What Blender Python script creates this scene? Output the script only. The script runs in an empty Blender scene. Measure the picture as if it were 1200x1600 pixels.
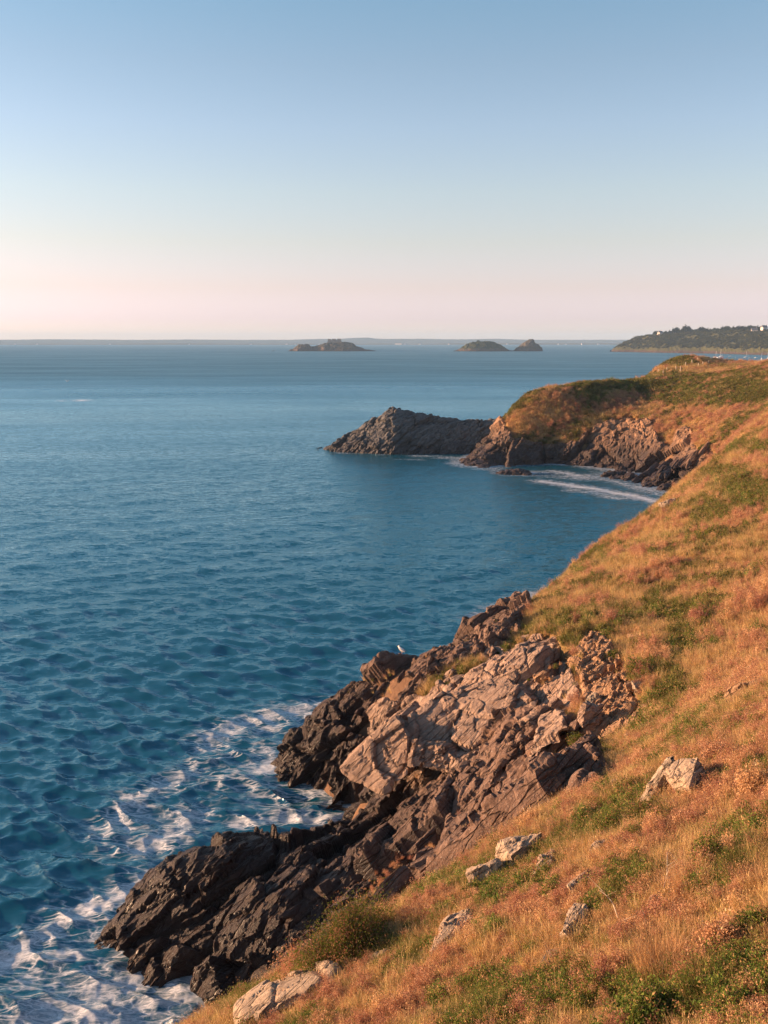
import bpy, bmesh, math, random
import numpy as np
from mathutils import Vector, Matrix, Euler

random.seed(7); RNG = np.random.default_rng(7)
S = bpy.context.scene; COL = S.collection
# ------------------------------------------------------------------ camera
F, CX, CY, HZ, CAMZ = 1500.0, 600.0, 800.0, 533.5, 27.0      # photo pixels (1200 x 1600)
PITCH = math.atan((CY - HZ) / F); CP, SP = math.cos(PITCH), math.sin(PITCH)
cam = bpy.data.cameras.new('camera'); camo = bpy.data.objects.new('camera', cam); COL.objects.link(camo)
cam.sensor_fit = 'VERTICAL'; cam.sensor_height = 36.0; cam.sensor_width = 27.0; cam.lens = 36.0 * F / 1600.0
cam.clip_start = 0.1; cam.clip_end = 40000
camo.location = (0, 0, CAMZ); camo.rotation_euler = (math.pi / 2 - PITCH, 0, 0)
S.camera = camo
# ------------------------------------------------------------------ sky, sun, exposure
SUN_EL = math.radians(8.0); SUN_AZ = math.radians(-82)           # azimuth from +Y towards +X: low on the left
W = bpy.data.worlds.new('World'); S.world = W; W.use_nodes = True
wn = W.node_tree; wn.nodes.clear()
sky = wn.nodes.new('ShaderNodeTexSky'); sky.sky_type = 'NISHITA'; sky.sun_disc = False
sky.sun_elevation = SUN_EL; sky.sun_rotation = SUN_AZ; sky.altitude = 0; sky.air_density = 1.0; sky.dust_density = 0.6; sky.ozone_density = 2.5
geo = wn.nodes.new('ShaderNodeTexCoord'); sep = wn.nodes.new('ShaderNodeSeparateXYZ')
ramp = wn.nodes.new('ShaderNodeValToRGB'); mulc = wn.nodes.new('ShaderNodeMix'); mulc.data_type = 'RGBA'; mulc.blend_type = 'MULTIPLY'; mulc.inputs[0].default_value = 1.0
bg = wn.nodes.new('ShaderNodeBackground'); wo = wn.nodes.new('ShaderNodeOutputWorld')
wn.links.new(geo.outputs['Generated'], sep.inputs[0]); wn.links.new(sep.outputs['Z'], ramp.inputs['Fac'])
wn.links.new(sky.outputs['Color'], mulc.inputs[6]); wn.links.new(ramp.outputs['Color'], mulc.inputs[7])
wn.links.new(mulc.outputs[2], bg.inputs['Color']); wn.links.new(bg.outputs[0], wo.inputs[0])
SKY_TINT = [(0.0, (1.75, 1.65, 2.5)), (0.022, (1.40, 1.17, 2.02)), (0.053, (1.44, 1.01, 1.28)), (0.097, (1.52, 1.06, 1.03)), (0.145, (1.58, 1.15, 1.04)), (0.203, (1.53, 1.17, 1.09)), (0.258, (1.40, 1.13, 1.03)), (0.309, (1.25, 1.14, 1.04)), (1.0, (1.15, 1.12, 1.06))]
while len(ramp.color_ramp.elements) < len(SKY_TINT): ramp.color_ramp.elements.new(0.5)
for e, (p, c) in zip(ramp.color_ramp.elements, SKY_TINT): e.position = p; e.color = (*c, 1)
bg.inputs['Strength'].default_value = 0.085
sund = bpy.data.lights.new('sun', 'SUN'); suno = bpy.data.objects.new('sun', sund); COL.objects.link(suno)
sund.energy = 5.0; sund.angle = math.radians(0.53); sund.color = (1.0, 0.60, 0.345)
SUNV = Vector((math.sin(SUN_AZ) * math.cos(SUN_EL), math.cos(SUN_AZ) * math.cos(SUN_EL), math.sin(SUN_EL)))
suno.rotation_euler = SUNV.to_track_quat('Z', 'Y').to_euler(); suno.location = SUNV * 300
S.view_settings.view_transform = 'Standard'; S.view_settings.look = 'None'; S.view_settings.gamma = 1
S.view_settings.use_curve_mapping = False; S.view_settings.exposure = 1.60
S.render.engine = 'CYCLES'; S.cycles.use_denoising = True
try: S.cycles.denoiser = 'OPENIMAGEDENOISE'
except Exception: pass
S.cycles.max_bounces = 6; S.cycles.diffuse_bounces = 3; S.cycles.glossy_bounces = 3; S.cycles.volume_bounces = 0
S.cycles.sample_clamp_direct = 6.0; S.cycles.sample_clamp_indirect = 3.0
S.cycles.use_adaptive_sampling = True; S.cycles.adaptive_threshold = 0.015

# ------------------------------------------------------------------ pixel <-> world
def ray(u, v):
    dx = (u - CX) / F; dy = (v - CY) / F
    return np.array([dx, CP - dy * SP, -SP - dy * CP])
def P(u, v, t):
    d = ray(u, v); return (d[0] * t, d[1] * t, CAMZ + d[2] * t)
def sea_t(u, v): return -CAMZ / ray(u, v)[2]
def Psea(u, v):
    p = P(u, v, sea_t(u, v)); return (p[0], p[1])
def proj(x, y, z):
    zz = z - CAMZ; d = y * CP - zz * SP; d = np.maximum(d, 1e-3)
    return CX + F * x / d, CY + F * (-y * SP - zz * CP) / d
def inpoly(u, v, poly):
    r = np.zeros(np.shape(u), bool); n = len(poly)
    for i in range(n):
        x0, y0 = poly[i]; x1, y1 = poly[(i + 1) % n]
        if y0 == y1: continue
        c = ((y0 > v) != (y1 > v)) & (u < (x1 - x0) * (v - y0) / (y1 - y0) + x0)
        r ^= c
    return r
def segdist(u, v, pts, closed=False):
    best = np.full(np.shape(u), 1e9); n = len(pts)
    for i in range(n if closed else n - 1):
        ax, ay = pts[i]; bx, by = pts[(i + 1) % n]
        dx, dy = bx - ax, by - ay; L = dx * dx + dy * dy + 1e-9
        s = np.clip(((u - ax) * dx + (v - ay) * dy) / L, 0, 1)
        best = np.minimum(best, np.hypot(u - ax - s * dx, v - ay - s * dy))
    return best
def polysoft(u, v, poly, w):
    """1 inside, 0 outside, ramp of width w around the edge"""
    d = segdist(u, v, poly, True); d = np.where(inpoly(u, v, poly), d, -d)
    return np.clip(d / w + 0.5, 0, 1)
def sstep(a, b, x):
    t = np.clip((x - a) / (b - a), 0, 1); return t * t * (3 - 2 * t)

# ------------------------------------------------------------------ noise in numpy
def hsh(ix, iy, iz, k):
    h = (ix.astype(np.int64) * 374761393 + iy.astype(np.int64) * 668265263 + iz.astype(np.int64) * 1274126177 + k * 974634533) & 0xffffffff
    h = ((h ^ (h >> 13)) * 1274126177) & 0xffffffff; h = ((h ^ (h >> 16)) * 2246822519) & 0xffffffff
    return ((h ^ (h >> 15)) & 0xffffff).astype(np.float32) / 16777215.0
def vnoise(x, y, z, k=0):
    ix, iy, iz = np.floor(x), np.floor(y), np.floor(z); fx, fy, fz = x - ix, y - iy, z - iz
    fx = fx * fx * (3 - 2 * fx); fy = fy * fy * (3 - 2 * fy); fz = fz * fz * (3 - 2 * fz)
    r = 0
    for a in (0, 1):
        for b in (0, 1):
            for c in (0, 1):
                w = (fx if a else 1 - fx) * (fy if b else 1 - fy) * (fz if c else 1 - fz)
                r = r + w * hsh(ix + a, iy + b, iz + c, k)
    return r * 2 - 1
def fbm(x, y, z, o=4, k=0):
    r = 0; a = 0.5; s = 1.0
    for i in range(o):
        r = r + a * vnoise(x * s, y * s, z * s, k + i); a *= 0.5; s *= 2.03
    return r
STRIKE = np.array([0.60, 0.78, 0.16]); STRIKE /= np.linalg.norm(STRIKE)       # beds run this way,
BEDN = np.array([-0.52, 0.55, 0.66]); BEDN -= STRIKE * BEDN.dot(STRIKE); BEDN /= np.linalg.norm(BEDN)   # and lie across this
DIPV = np.cross(STRIKE, BEDN)
def facet(p, cell, k, elong=(3.0, 0.85, 1.7), tilt=0.6, frame=None):
    """blocky bedded relief: every 3-D cell is one plane of its own height and tilt. returns (value, crack)"""
    A, B, C = frame if frame is not None else (STRIKE, BEDN, DIPV)
    qx, qy, qz = (p @ A) / (cell * elong[0]), (p @ B) / (cell * elong[1]), (p @ C) / (cell * elong[2])
    ix, iy, iz = np.floor(qx), np.floor(qy), np.floor(qz)
    b1 = np.full(len(p), 9e9); b2 = b1.copy(); val = np.zeros(len(p))
    for a in (-1, 0, 1):
        for b in (-1, 0, 1):
            for c in (-1, 0, 1):
                jx, jy, jz = ix + a, iy + b, iz + c
                dx = qx - jx - hsh(jx, jy, jz, k); dy = qy - jy - hsh(jx, jy, jz, k + 1); dz = qz - jz - hsh(jx, jy, jz, k + 2)
                d = dx * dx + dy * dy + dz * dz
                n = d < b1
                b2 = np.where(n, b1, np.minimum(b2, d)); b1 = np.where(n, d, b1)
                h = hsh(jx, jy, jz, k + 3)
                tv = (h - 0.5) + tilt * (dx * (hsh(jx, jy, jz, k + 4) - 0.5) + dy * (hsh(jx, jy, jz, k + 5) - 0.5) + dz * (hsh(jx, jy, jz, k + 6) - 0.5)) * 2
                val = np.where(n, tv, val)
    return val, np.clip((np.sqrt(b2) - np.sqrt(b1)) / 0.07, 0, 1)
def rockdisp(p, scale=1.0, k=0, amps=((3.0, 0.9), (1.2, 0.5), (0.5, 0.22), (0.22, 0.09)), frame=None, elong=(3.0, 0.85, 1.7)):
    w = p + scale * 0.13 * np.stack([fbm(p[:, 0] / scale / 1.5, p[:, 1] / scale / 1.5, p[:, 2] / scale / 1.5, 3, k + 50 + j) for j in range(3)], 1)
    d = np.zeros(len(p))
    for i, (c, a) in enumerate(amps):
        v, cr = facet(w, c * scale, k + 11 * i, elong, frame=frame)
        d += a * scale * v - (1 - cr) * a * scale * 0.20
    return d

ORD = 'first second third fourth fifth sixth seventh eighth ninth tenth eleventh twelfth thirteenth fourteenth fifteenth sixteenth seventeenth eighteenth nineteenth twentieth'.split()
ORD += ['twenty-' + q for q in ORD[:9]]
# ------------------------------------------------------------------ the lie of the land: height control points
CTRL = []
def cp(u, v, t): CTRL.append(P(u, v, t))
def cw(x, y, z): CTRL.append((x, y, z))
# the bank below the camera and the near spur
for a in ((0, -1.2, 25.1), (3, 0.5, 25.4), (-4, -2, 23.0), (0, 4, 22.4), (5, 4, 24), (-5, 4, 20.2), (-10, 3, 15.5), (-10, 12, 12.2), (-16, 8, 8), (-20, 14, 0), (-16, 20, 0.5), (12, 10, 23.5), (14, 20, 20.8), (20, 5, 26),
          (20, 22, 22.5), (-13, 27, 0.5), (30, 30, 24), (30, 10, 27), (0, -15, 27), (20, -15, 30), (-20, -10, 14), (-35, -10, 0)): cw(*a)
def cplane(u, v, dz=0.0):
    d = ray(u, v); t = 6.5 / (-d[2] + 0.489 * d[0] - 0.341 * d[1]); p = P(u, v, t); cw(p[0], p[1], p[2] + dz - 0.2)
for u, v, dz in ((1200, 1600, 0), (900, 1600, 0), (600, 1600, 0), (420, 1590, 0), (1200, 1400, 0), (1000, 1400, 0), (800, 1450, 0), (650, 1480, -.1), (1200, 1230, 0), (1050, 1270, 0), (900, 1300, 0)): cplane(u, v, dz)
for a in ((290, 1612, 22), (430, 1540, 23.2), (520, 1488, 24.2), (600, 1434, 25.2), (700, 1370, 26.4), (780, 1312, 27.6), (880, 1254, 28.4), (1040, 1176, 28.6), (1120, 1120, 29), (1200, 1070, 30)): cp(*a)
# behind the crest
for a in ((-6.8, 34, 0.8), (-5.5, 24.5, 6.5), (-3.2, 27.2, 5.2), (-0.6, 29.8, 6.4), (1.6, 31.0, 7.8), (-8.0, 25.5, 3.2), (-5.5, 29.5, 3.0), (-9, 30.5, 1.2)): cw(*a)
for a in ((600, 1392, 35), (700, 1332, 36), (780, 1288, 35.5), (860, 1215, 36), (930, 1180, 36.5), (1000, 1120, 39), (1060, 1080, 40), (1130, 1060, 39), (1200, 1020, 41)): cp(*a)
# platform
for a in ((400, 1325, 46.5), (275, 1352, 45.5), (555, 1280, 50.5), (450, 1400, 41), (350, 1500, 39.6), (500, 1460, 38), (650, 1290, 43), (600, 1335, 43), (240, 1470, 42.8), (330, 1420, 43), (480, 1340, 45), (760, 1255, 40), (420, 1510, 38.2)): cp(*a)
for a in ((-13.2, 39.4, -.9), (-11.5, 43.6, -.9), (-10, 46.5, -1.8), (-6, 47.5, -1.2), (-2.2, 51.5, -1.0), (-12, 35, -1.6), (-9.5, 34, -1.0), (-16, 36, -2.5), (-18, 45, -3.5), (-9, 52, -2.2), (-10, 58, -2.5), (-4.2, 54.5, -.9), (-25, 25, -4), (-30, 60, -6), (-26, 10, -4)): cw(*a)
for a in ((-1.2, 45.6, 3.6), (0.6, 44.2, 4.4), (2.6, 42.6, 5.6), (-1.6, 48.5, 2.6), (0.2, 48.8, 5.2)): cw(*a)
# second spur rock and slope
for a in ((870, 1010, 52), (800, 1100, 48), (700, 1075, 53), (850, 1150, 42), (1000, 1050, 44), (1100, 1000, 48), (1200, 1000, 43), (1200, 900, 58), (1200, 800, 75), (1200, 720, 95), (1200, 668, 114),
          (1050, 772, 118), (950, 845, 97), (850, 930, 78), (760, 976, 67), (690, 1016, 61), (628, 1026, 60), (560, 1068, 61), (500, 1108, 61.8), (450, 1170, 62.2), (1000, 900, 66), (1000, 1000, 50), (880, 960, 58), (950, 950, 60), (800, 1000, 58),
          (1100, 850, 72), (1100, 770, 95), (560, 1150, 58), (620, 1080, 57), (520, 1180, 58), (1130, 712, 118), (1120, 920, 58)): cp(*a)
for a in ((-7.5, 60, -1), (-2, 64, -.8), (5, 73.5, -.5), (13, 89, -.5), (24, 110, -.5), (37, 134, -.5), (-10, 66, -3), (0, 76, -3), (8, 92, -4), (20, 116, -4), (32, 138, -4), (0.5, 61.5, 4.2), (44, 148, -.5), (47, 138, 6),
          (40, 60, 20), (50, 80, 20.5), (60, 110, 21), (30, 45, 20.5), (70, 140, 20), (62, 138, 14.5)): cw(*a)
# cove and headland
for a in ((1060, 768, 174.5), (1100, 722, 178), (1130, 716, 163), (1170, 668, 167), (1200, 620, 195), (1100, 680, 190), (1100, 620, 215), (1000, 735, 200), (1000, 690, 208), (1000, 620, 232), (950, 700, 212), (950, 650, 222), (850, 690, 219), (800, 705, 217),
          (820, 619, 232), (803, 640, 228), (860, 611, 236), (900, 604, 240), (940, 599, 243), (1000, 593, 246), (1060, 561, 272), (1120, 571, 262), (1035, 571, 268), (1200, 567, 230), (1150, 578, 236), (880, 735, 212.5), (780, 680, 222), (1080, 588, 243), (1020, 587, 262)): cp(*a)
for u, v in ((715, 724), (760, 730), (820, 738), (900, 744), (980, 748), (1000, 762), (1062, 776), (1040, 790)):
    x, y = Psea(u, v); cw(x, y, -.4); cw(x - 2.5, y - 7, -2.2)
for a in ((18, 224, -.8), (24, 236, 0.5), (30, 248, -1), (48, 262, -1), (66, 288, -1), (85, 300, 4), (100, 312, -1), (20, 250, -3), (50, 285, -4), (90, 330, -4), (120, 290, 14), (130, 310, 0), (120, 250, 22), (140, 280, 14), (120, 200, 23), (100, 170, 22), (140, 220, 24), (140, 150, 24), (20, 180, -4), (10, 200, -4), (30, 200, -3), (0, 150, -5), (20, 150, -4), (40, 300, -6), (150, 330, -4)): cw(*a)
CTRL = np.array(CTRL, float)
# thin-plate spline
def tps_fit(pts, lam=0.6):
    n = len(pts); d2 = ((pts[:, None, :2] - pts[None, :, :2]) ** 2).sum(-1) + 1e-9
    K = 0.5 * d2 * np.log(d2) + np.eye(n) * lam; Q = np.concatenate([np.ones((n, 1)), pts[:, :2]], 1)
    A = np.block([[K, Q], [Q.T, np.zeros((3, 3))]]); return np.linalg.solve(A, np.concatenate([pts[:, 2], np.zeros(3)]))
TPS = tps_fit(CTRL)
CHANNEL = [Psea(*q) for q in ((0, 1600), (90, 1575), (165, 1535), (225, 1565), (262, 1600))]                 # open water round the ledge tip
def mscale(x, y, r, lv, k, o=4):
    """fbm whose grain grows with distance by blending fixed grains: (grain, distance, amplitude)"""
    lr = np.log(np.maximum(r, 1.0)); c = np.log([l[1] for l in lv]); out = 0
    for i, (gr, rr, am) in enumerate(lv):
        w = np.interp(lr, c, np.eye(len(lv))[i]); out = out + w * am * fbm(x / gr, y / gr, x * 0 + 0.37 * i, o, k)
    return out
def Hs(x, y):
    x = np.asarray(x, float); y = np.asarray(y, float); sh = x.shape; x = x.ravel(); y = y.ravel(); out = np.zeros(len(x)); n = len(CTRL)
    for i in range(0, len(x), 20000):
        a, b = x[i:i + 20000], y[i:i + 20000]
        d2 = (a[:, None] - CTRL[None, :, 0]) ** 2 + (b[:, None] - CTRL[None, :, 1]) ** 2 + 1e-9
        out[i:i + 20000] = (0.5 * d2 * np.log(d2)) @ TPS[:n] + TPS[n] + TPS[n + 1] * a + TPS[n + 2] * b - 2.6 * np.exp(-(segdist(a, b, CHANNEL) / 1.5) ** 2)
    return out.reshape(sh)
def H(x, y):
    z = Hs(x, y); r = np.hypot(x, y)
    return z + mscale(x, y, r, ((1.5, 14, 0.30), (3.6, 60, 0.55), (8.0, 200, 0.60)), 3) * np.clip(z / 3, 0, 1)
def hit(u, v, t0=8.0, t1=330.0):
    d = ray(u, v); t = t0 * (t1 / t0) ** np.linspace(0, 1, 1400); x, y, z = d[0] * t, d[1] * t, CAMZ + d[2] * t
    g = H(x, y); b = np.nonzero(z < g)[0]
    i = b[0] if len(b) else len(t) - 1
    return float(x[i]), float(y[i]), float(g[i]), float(t[i])
def Hn(x, y, e=0.4):
    gx = (Hs(x + e, y) - Hs(x - e, y)) / (2 * e); gy = (Hs(x, y + e) - Hs(x, y - e)) / (2 * e)
    n = np.stack([-gx, -gy, np.ones_like(gx)], -1); return n / np.linalg.norm(n, axis=-1, keepdims=True)
# rock regions traced in the photograph (pixels) with the range of distances they stand at
ROCKPOLY = {
 'ledge': ([(160, 1500), (240, 1340), (420, 1290), (540, 1255), (560, 1215), (700, 1180), (780, 1150), (860, 1120), (945, 1150), (945, 1230), (880, 1300), (800, 1360), (710, 1430), (610, 1490), (500, 1570), (420, 1630), (330, 1660), (250, 1640), (230, 1560)], 27.5, 56),
 'outcrop': ([(525, 1222), (528, 1185), (600, 1105), (690, 1075), (720, 1055), (800, 1005), (870, 985), (890, 1010), (905, 1080), (880, 1130), (925, 1160), (900, 1230), (800, 1235), (740, 1222), (640, 1215), (580, 1235)], 38, 55),
 'promontory': ([(420, 1190), (440, 1140), (520, 1060), (600, 1015), (650, 1005), (740, 965), (830, 940), (810, 985), (760, 1040), (650, 1110), (560, 1190), (530, 1235), (450, 1225)], 52.5, 75),
 'cliff': ([(690, 735), (740, 690), (785, 652), (800, 688), (850, 694), (905, 690), (932, 662), (985, 650), (1020, 662), (1034, 694), (1050, 700), (1062, 676), (1080, 668), (1085, 700), (1128, 708), (1120, 740), (1060, 790), (970, 765), (820, 755)], 155, 235),
 'gully': ([(905, 1010), (930, 985), (960, 1010), (975, 1060), (1010, 1080), (1000, 1140), (960, 1190), (925, 1190), (915, 1120)], 36, 52),
}
def jag(x, y, u, v, t):
    a = np.clip(900 / np.maximum(t, 8), 4, 26); return u + a * fbm(x * 0.8, y * 0.8, x * 0 + 3, 3, 81), v + a * fbm(x * 0.8, y * 0.8, x * 0 + 7, 3, 84)
def rockmask(x, y, z):
    u, v = proj(x, y, z); u, v = jag(x, y, u, v, np.hypot(x, y)); t = np.hypot(x, y); m = np.zeros(np.shape(x))
    for n, (poly, a, b) in ROCKPOLY.items():
        w = 14 if n == 'cliff' else 16
        m = np.maximum(m, polysoft(u, v, poly, w) * (t > a) * (t < b))
    m = np.maximum(m, sstep(2.6, 1.2, z + 0.8 * fbm(x / 2, y / 2, z * 0, 2, 9)))
    return m
GREEN = [(960, 603, 70, 9, .8), (1060, 600, 120, 16, 1), (1160, 610, 70, 22, 1), (1100, 625, 90, 14, .8), (1060, 566, 40, 8, 1), (1170, 770, 55, 30, 1), (1110, 800, 40, 22, .8), (1180, 700, 40, 14, .8), (1130, 740, 40, 10, .7), (1025, 945, 22, 25, .9), (1060, 1000, 18, 60, .7), (1050, 1090, 25, 40, .9),
         (1010, 1130, 25, 30, .7), (940, 1080, 20, 20, .6), (880, 970, 50, 20, .5), (1000, 1270, 60, 18, 1), (945, 1290, 40, 22, 1), (760, 1385, 40, 22, .8), (860, 1385, 40, 20, .8), (780, 1450, 30, 18, .9), (640, 1500, 60, 35, .6), (560, 1450, 60, 45, 1), (1120, 1400, 40, 40, .7), (1150, 1330, 45, 40, .8),
         (1040, 1560, 110, 40, 1), (1150, 1530, 60, 50, .8), (900, 1560, 60, 40, .6), (780, 1560, 70, 40, .7), (980, 1380, 40, 50, .5), (700, 1560, 60, 40, .6), (1130, 1430, 30, 30, .8), (1190, 1200, 30, 40, .6), (800, 985, 60, 14, .4)]
def greenmask(x, y, z):
    u, v = proj(x, y, z); g = np.zeros(np.shape(x))
    for a, b, rx, ry, s in GREEN:
        d = np.hypot((u - a) / rx, (v - b) / ry); g = np.maximum(g, s * sstep(1.25, 0.4, d))
    n = mscale(x, y, np.hypot(x, y), ((1.5, 20, 1), (3.5, 60, 1), (7.0, 220, 1)), 21)
    return np.clip(g * 1.0 + 1.5 * n + 0.04, 0, 1), n

# ------------------------------------------------------------------ materials
def mat(name, rough=0.9, spec=0.2):
    m = bpy.data.materials.new(name); m.use_nodes = True; nt = m.node_tree; b = nt.nodes['Principled BSDF']
    b.inputs['Roughness'].default_value = rough; b.inputs['Specular IOR Level'].default_value = spec
    return m, nt, b
def N(nt, kind, **kw):
    n = nt.nodes.new(kind)
    for k, v in kw.items():
        if k.startswith('i_'): n.inputs[int(k[2:]) if k[2:].isdigit() else k[2:]].default_value = v
        else: setattr(n, k, v)
    return n
def noise(nt, scale, detail=4, rough=0.55, vec=None, dist=0.0):
    n = N(nt, 'ShaderNodeTexNoise'); n.inputs['Scale'].default_value = scale; n.inputs['Detail'].default_value = detail
    n.inputs['Roughness'].default_value = rough; n.inputs['Distortion'].default_value = dist
    if vec is not None: nt.links.new(vec, n.inputs['Vector'])
    return n.outputs['Fac']
def rmp(nt, fac, stops, interp='LINEAR'):
    r = N(nt, 'ShaderNodeValToRGB'); r.color_ramp.interpolation = interp
    while len(r.color_ramp.elements) < len(stops): r.color_ramp.elements.new(0.5)
    for e, (p, c) in zip(r.color_ramp.elements, stops):
        e.position = p; e.color = (*c, 1) if not isinstance(c, (int, float)) else (c, c, c, 1)
    nt.links.new(fac, r.inputs['Fac']); return r.outputs['Color']
def mix(nt, fac, a, b, blend='MIX'):
    m = N(nt, 'ShaderNodeMix', data_type='RGBA', blend_type=blend)
    for s, i in ((fac, 0), (a, 6), (b, 7)):
        if hasattr(s, 'links') or isinstance(s, bpy.types.NodeSocket): nt.links.new(s, m.inputs[i])
        elif i == 0: m.inputs[0].default_value = s
        else: m.inputs[i].default_value = (*s, 1)
    return m.outputs[2]
def mth(nt, op, a, b=0.0, clamp=False):
    m = N(nt, 'ShaderNodeMath', operation=op, use_clamp=clamp)
    for s, i in ((a, 0), (b, 1)):
        if isinstance(s, bpy.types.NodeSocket): nt.links.new(s, m.inputs[i])
        else: m.inputs[i].default_value = s
    return m.outputs[0]
def pos(nt): return N(nt, 'ShaderNodeNewGeometry').outputs['Position']
def attr(nt, name, typ='GEOMETRY'):
    a = N(nt, 'ShaderNodeAttribute', attribute_name=name, attribute_type=typ); return a
def bump(nt, b, height, strength, dist):
    n = N(nt, 'ShaderNodeBump'); n.inputs['Strength'].default_value = strength; n.inputs['Distance'].default_value = dist
    nt.links.new(height, n.inputs['Height']); nt.links.new(n.outputs['Normal'], b.inputs['Normal']); return n
def rock_material(name, base, pale, dark, tide=(1.6, 5.0), lichen=0.5, scale=1.0, orange=0.35):
    m, nt, b = mat(name, 0.85, 0.25); p = pos(nt)
    n1 = noise(nt, 0.45 / scale, 6, 0.6, p); n2 = noise(nt, 3.0 / scale, 5, 0.65, p); n3 = noise(nt, 14 / scale, 4, 0.7, p)
    cmb = N(nt, 'ShaderNodeCombineXYZ')
    for j, (ax, kk) in enumerate(((STRIKE, 0.35), (BEDN, 3.2), (DIPV, 0.7))):
        dt = N(nt, 'ShaderNodeVectorMath', operation='DOT_PRODUCT'); nt.links.new(p, dt.inputs[0]); dt.inputs[1].default_value = tuple(ax); nt.links.new(mth(nt, 'MULTIPLY', dt.outputs['Value'], kk / scale), cmb.inputs[j])
    wp = N(nt, 'ShaderNodeTexNoise'); wp.inputs['Scale'].default_value = 1.2; wp.inputs['Detail'].default_value = 3; nt.links.new(cmb.outputs[0], wp.inputs['Vector'])
    wa = N(nt, 'ShaderNodeVectorMath', operation='MULTIPLY_ADD'); nt.links.new(wp.outputs['Color'], wa.inputs[0]); wa.inputs[1].default_value = (0.5, 0.9, 0.5); nt.links.new(cmb.outputs[0], wa.inputs[2])
    vc = N(nt, 'ShaderNodeTexVoronoi', feature='DISTANCE_TO_EDGE'); vc.inputs['Scale'].default_value = 0.75; nt.links.new(wa.outputs[0], vc.inputs['Vector']); crk = rmp(nt, vc.outputs['Distance'], [(0.0, 1.0), (0.045, 0.0)])
    nb = noise(nt, 1.6, 5, 0.65, cmb.outputs[0], 0.5)                                                              # bedding
    c = mix(nt, n1, base, pale); c = mix(nt, rmp(nt, nb, [(0.36, 0.55), (0.50, 0.0)]), c, [v * 0.45 for v in base]); c = mix(nt, rmp(nt, n2, [(0.35, 0.0), (0.7, 0.75)]), c, [v * 0.62 for v in base])
    c = mix(nt, mth(nt, 'MULTIPLY', rmp(nt, n3, [(0.58, 0.0), (0.72, 1.0)]), lichen), c, (0.60, 0.55, 0.48))        # pale lichen spots
    o1 = noise(nt, 0.9 / scale, 3, 0.6, p); c = mix(nt, mth(nt, 'MULTIPLY', rmp(nt, o1, [(0.62, 0.0), (0.72, 1.0)]), orange), c, (0.42, 0.20, 0.07))
    sx = N(nt, 'ShaderNodeSeparateXYZ'); nt.links.new(p, sx.inputs[0])
    zz = mth(nt, 'ADD', sx.outputs['Z'], mth(nt, 'MULTIPLY', mth(nt, 'SUBTRACT', n1, 0.5), 5.0 * scale))
    mr = N(nt, 'ShaderNodeMapRange', clamp=True); nt.links.new(zz, mr.inputs[0]); mr.inputs[1].default_value = tide[0]; mr.inputs[2].default_value = tide[1]
    dk = mix(nt, n2, dark, [v * 1.9 for v in dark])
    c = mix(nt, mr.outputs[0], dk, c)                                                                               # black tide-zone rock
    c = mix(nt, mth(nt, 'MULTIPLY', crk, 0.45), c, [v * 0.25 for v in base])
    nt.links.new(mth(nt, 'ADD', mth(nt, 'MULTIPLY', mr.outputs[0], 0.45), 0.42), b.inputs['Roughness'])             # wet below
    nt.links.new(c, b.inputs['Base Color'])
    h = mth(nt, 'ADD', mth(nt, 'ADD', mth(nt, 'MULTIPLY', n2, 0.9), mth(nt, 'MULTIPLY', n3, 0.7)), mth(nt, 'SUBTRACT', mth(nt, 'MULTIPLY', nb, 0.7), mth(nt, 'MULTIPLY', crk, 1.2))); bump(nt, b, h, 1.0, 0.13 * scale)
    return m
M_ROCK = rock_material('rock_bedded', (0.34, 0.22, 0.155), (0.41, 0.30, 0.225), (0.03, 0.02, 0.016), (2.6, 6.6), 0.75)
M_LEDGE = rock_material('rock_dark', (0.19, 0.11, 0.075), (0.26, 0.175, 0.13), (0.026, 0.017, 0.014), (3.4, 9.0), 0.6, orange=0.2)
M_CLIFF = rock_material('rock_cliff', (0.33, 0.18, 0.10), (0.40, 0.25, 0.155), (0.040, 0.028, 0.024), (3.0, 8.5), 0.3, 1.6)
M_RIDGE = rock_material('rock_grey', (0.15, 0.14, 0.135), (0.19, 0.18, 0.17), (0.05, 0.045, 0.045), (1.0, 4.0), 0.3, 2.0, orange=0.1)
M_BOULDER = rock_material('rock_pale', (0.39, 0.28, 0.19), (0.48, 0.37, 0.27), (0.2, 0.16, 0.13), (-50, -40), 0.7, 0.35, orange=0.25)
M_LICHEN = rock_material('rock_lichen', (0.34, 0.26, 0.18), (0.40, 0.32, 0.24), (0.2, 0.16, 0.13), (-50, -40), 0.6, 0.35, orange=1.0)
M_EARTHROCK = rock_material('rock_rusty', (0.36, 0.20, 0.11), (0.42, 0.27, 0.16), (0.2, 0.12, 0.08), (-50, -40), 0.3, 0.7, orange=0.5)

def ground_material():
    m, nt, b = mat('hillside_turf', 0.95, 0.1); p = pos(nt)
    n1 = noise(nt, 0.35, 5, 0.6, p); n2 = noise(nt, 2.5, 5, 0.65, p); n3 = noise(nt, 11, 4, 0.7, p)
    straw = mix(nt, n2, (0.30, 0.15, 0.065), (0.40, 0.24, 0.10)); straw = mix(nt, rmp(nt, n3, [(0.4, 0.0), (0.7, 0.6)]), straw, (0.20, 0.09, 0.045))
    grn = mix(nt, n2, (0.09, 0.10, 0.025), (0.17, 0.17, 0.045))
    c = mix(nt, attr(nt, 'green').outputs['Fac'], straw, grn)
    rk = mix(nt, n2, (0.14, 0.08, 0.05), (0.24, 0.145, 0.09))
    c = mix(nt, attr(nt, 'rock').outputs['Fac'], c, rk)
    nt.links.new(c, b.inputs['Base Color']); h = mth(nt, 'ADD', n2, mth(nt, 'MULTIPLY', n3, 0.5)); bump(nt, b, h, 1.0, 0.25)
    return m
M_GROUND = ground_material()
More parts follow.
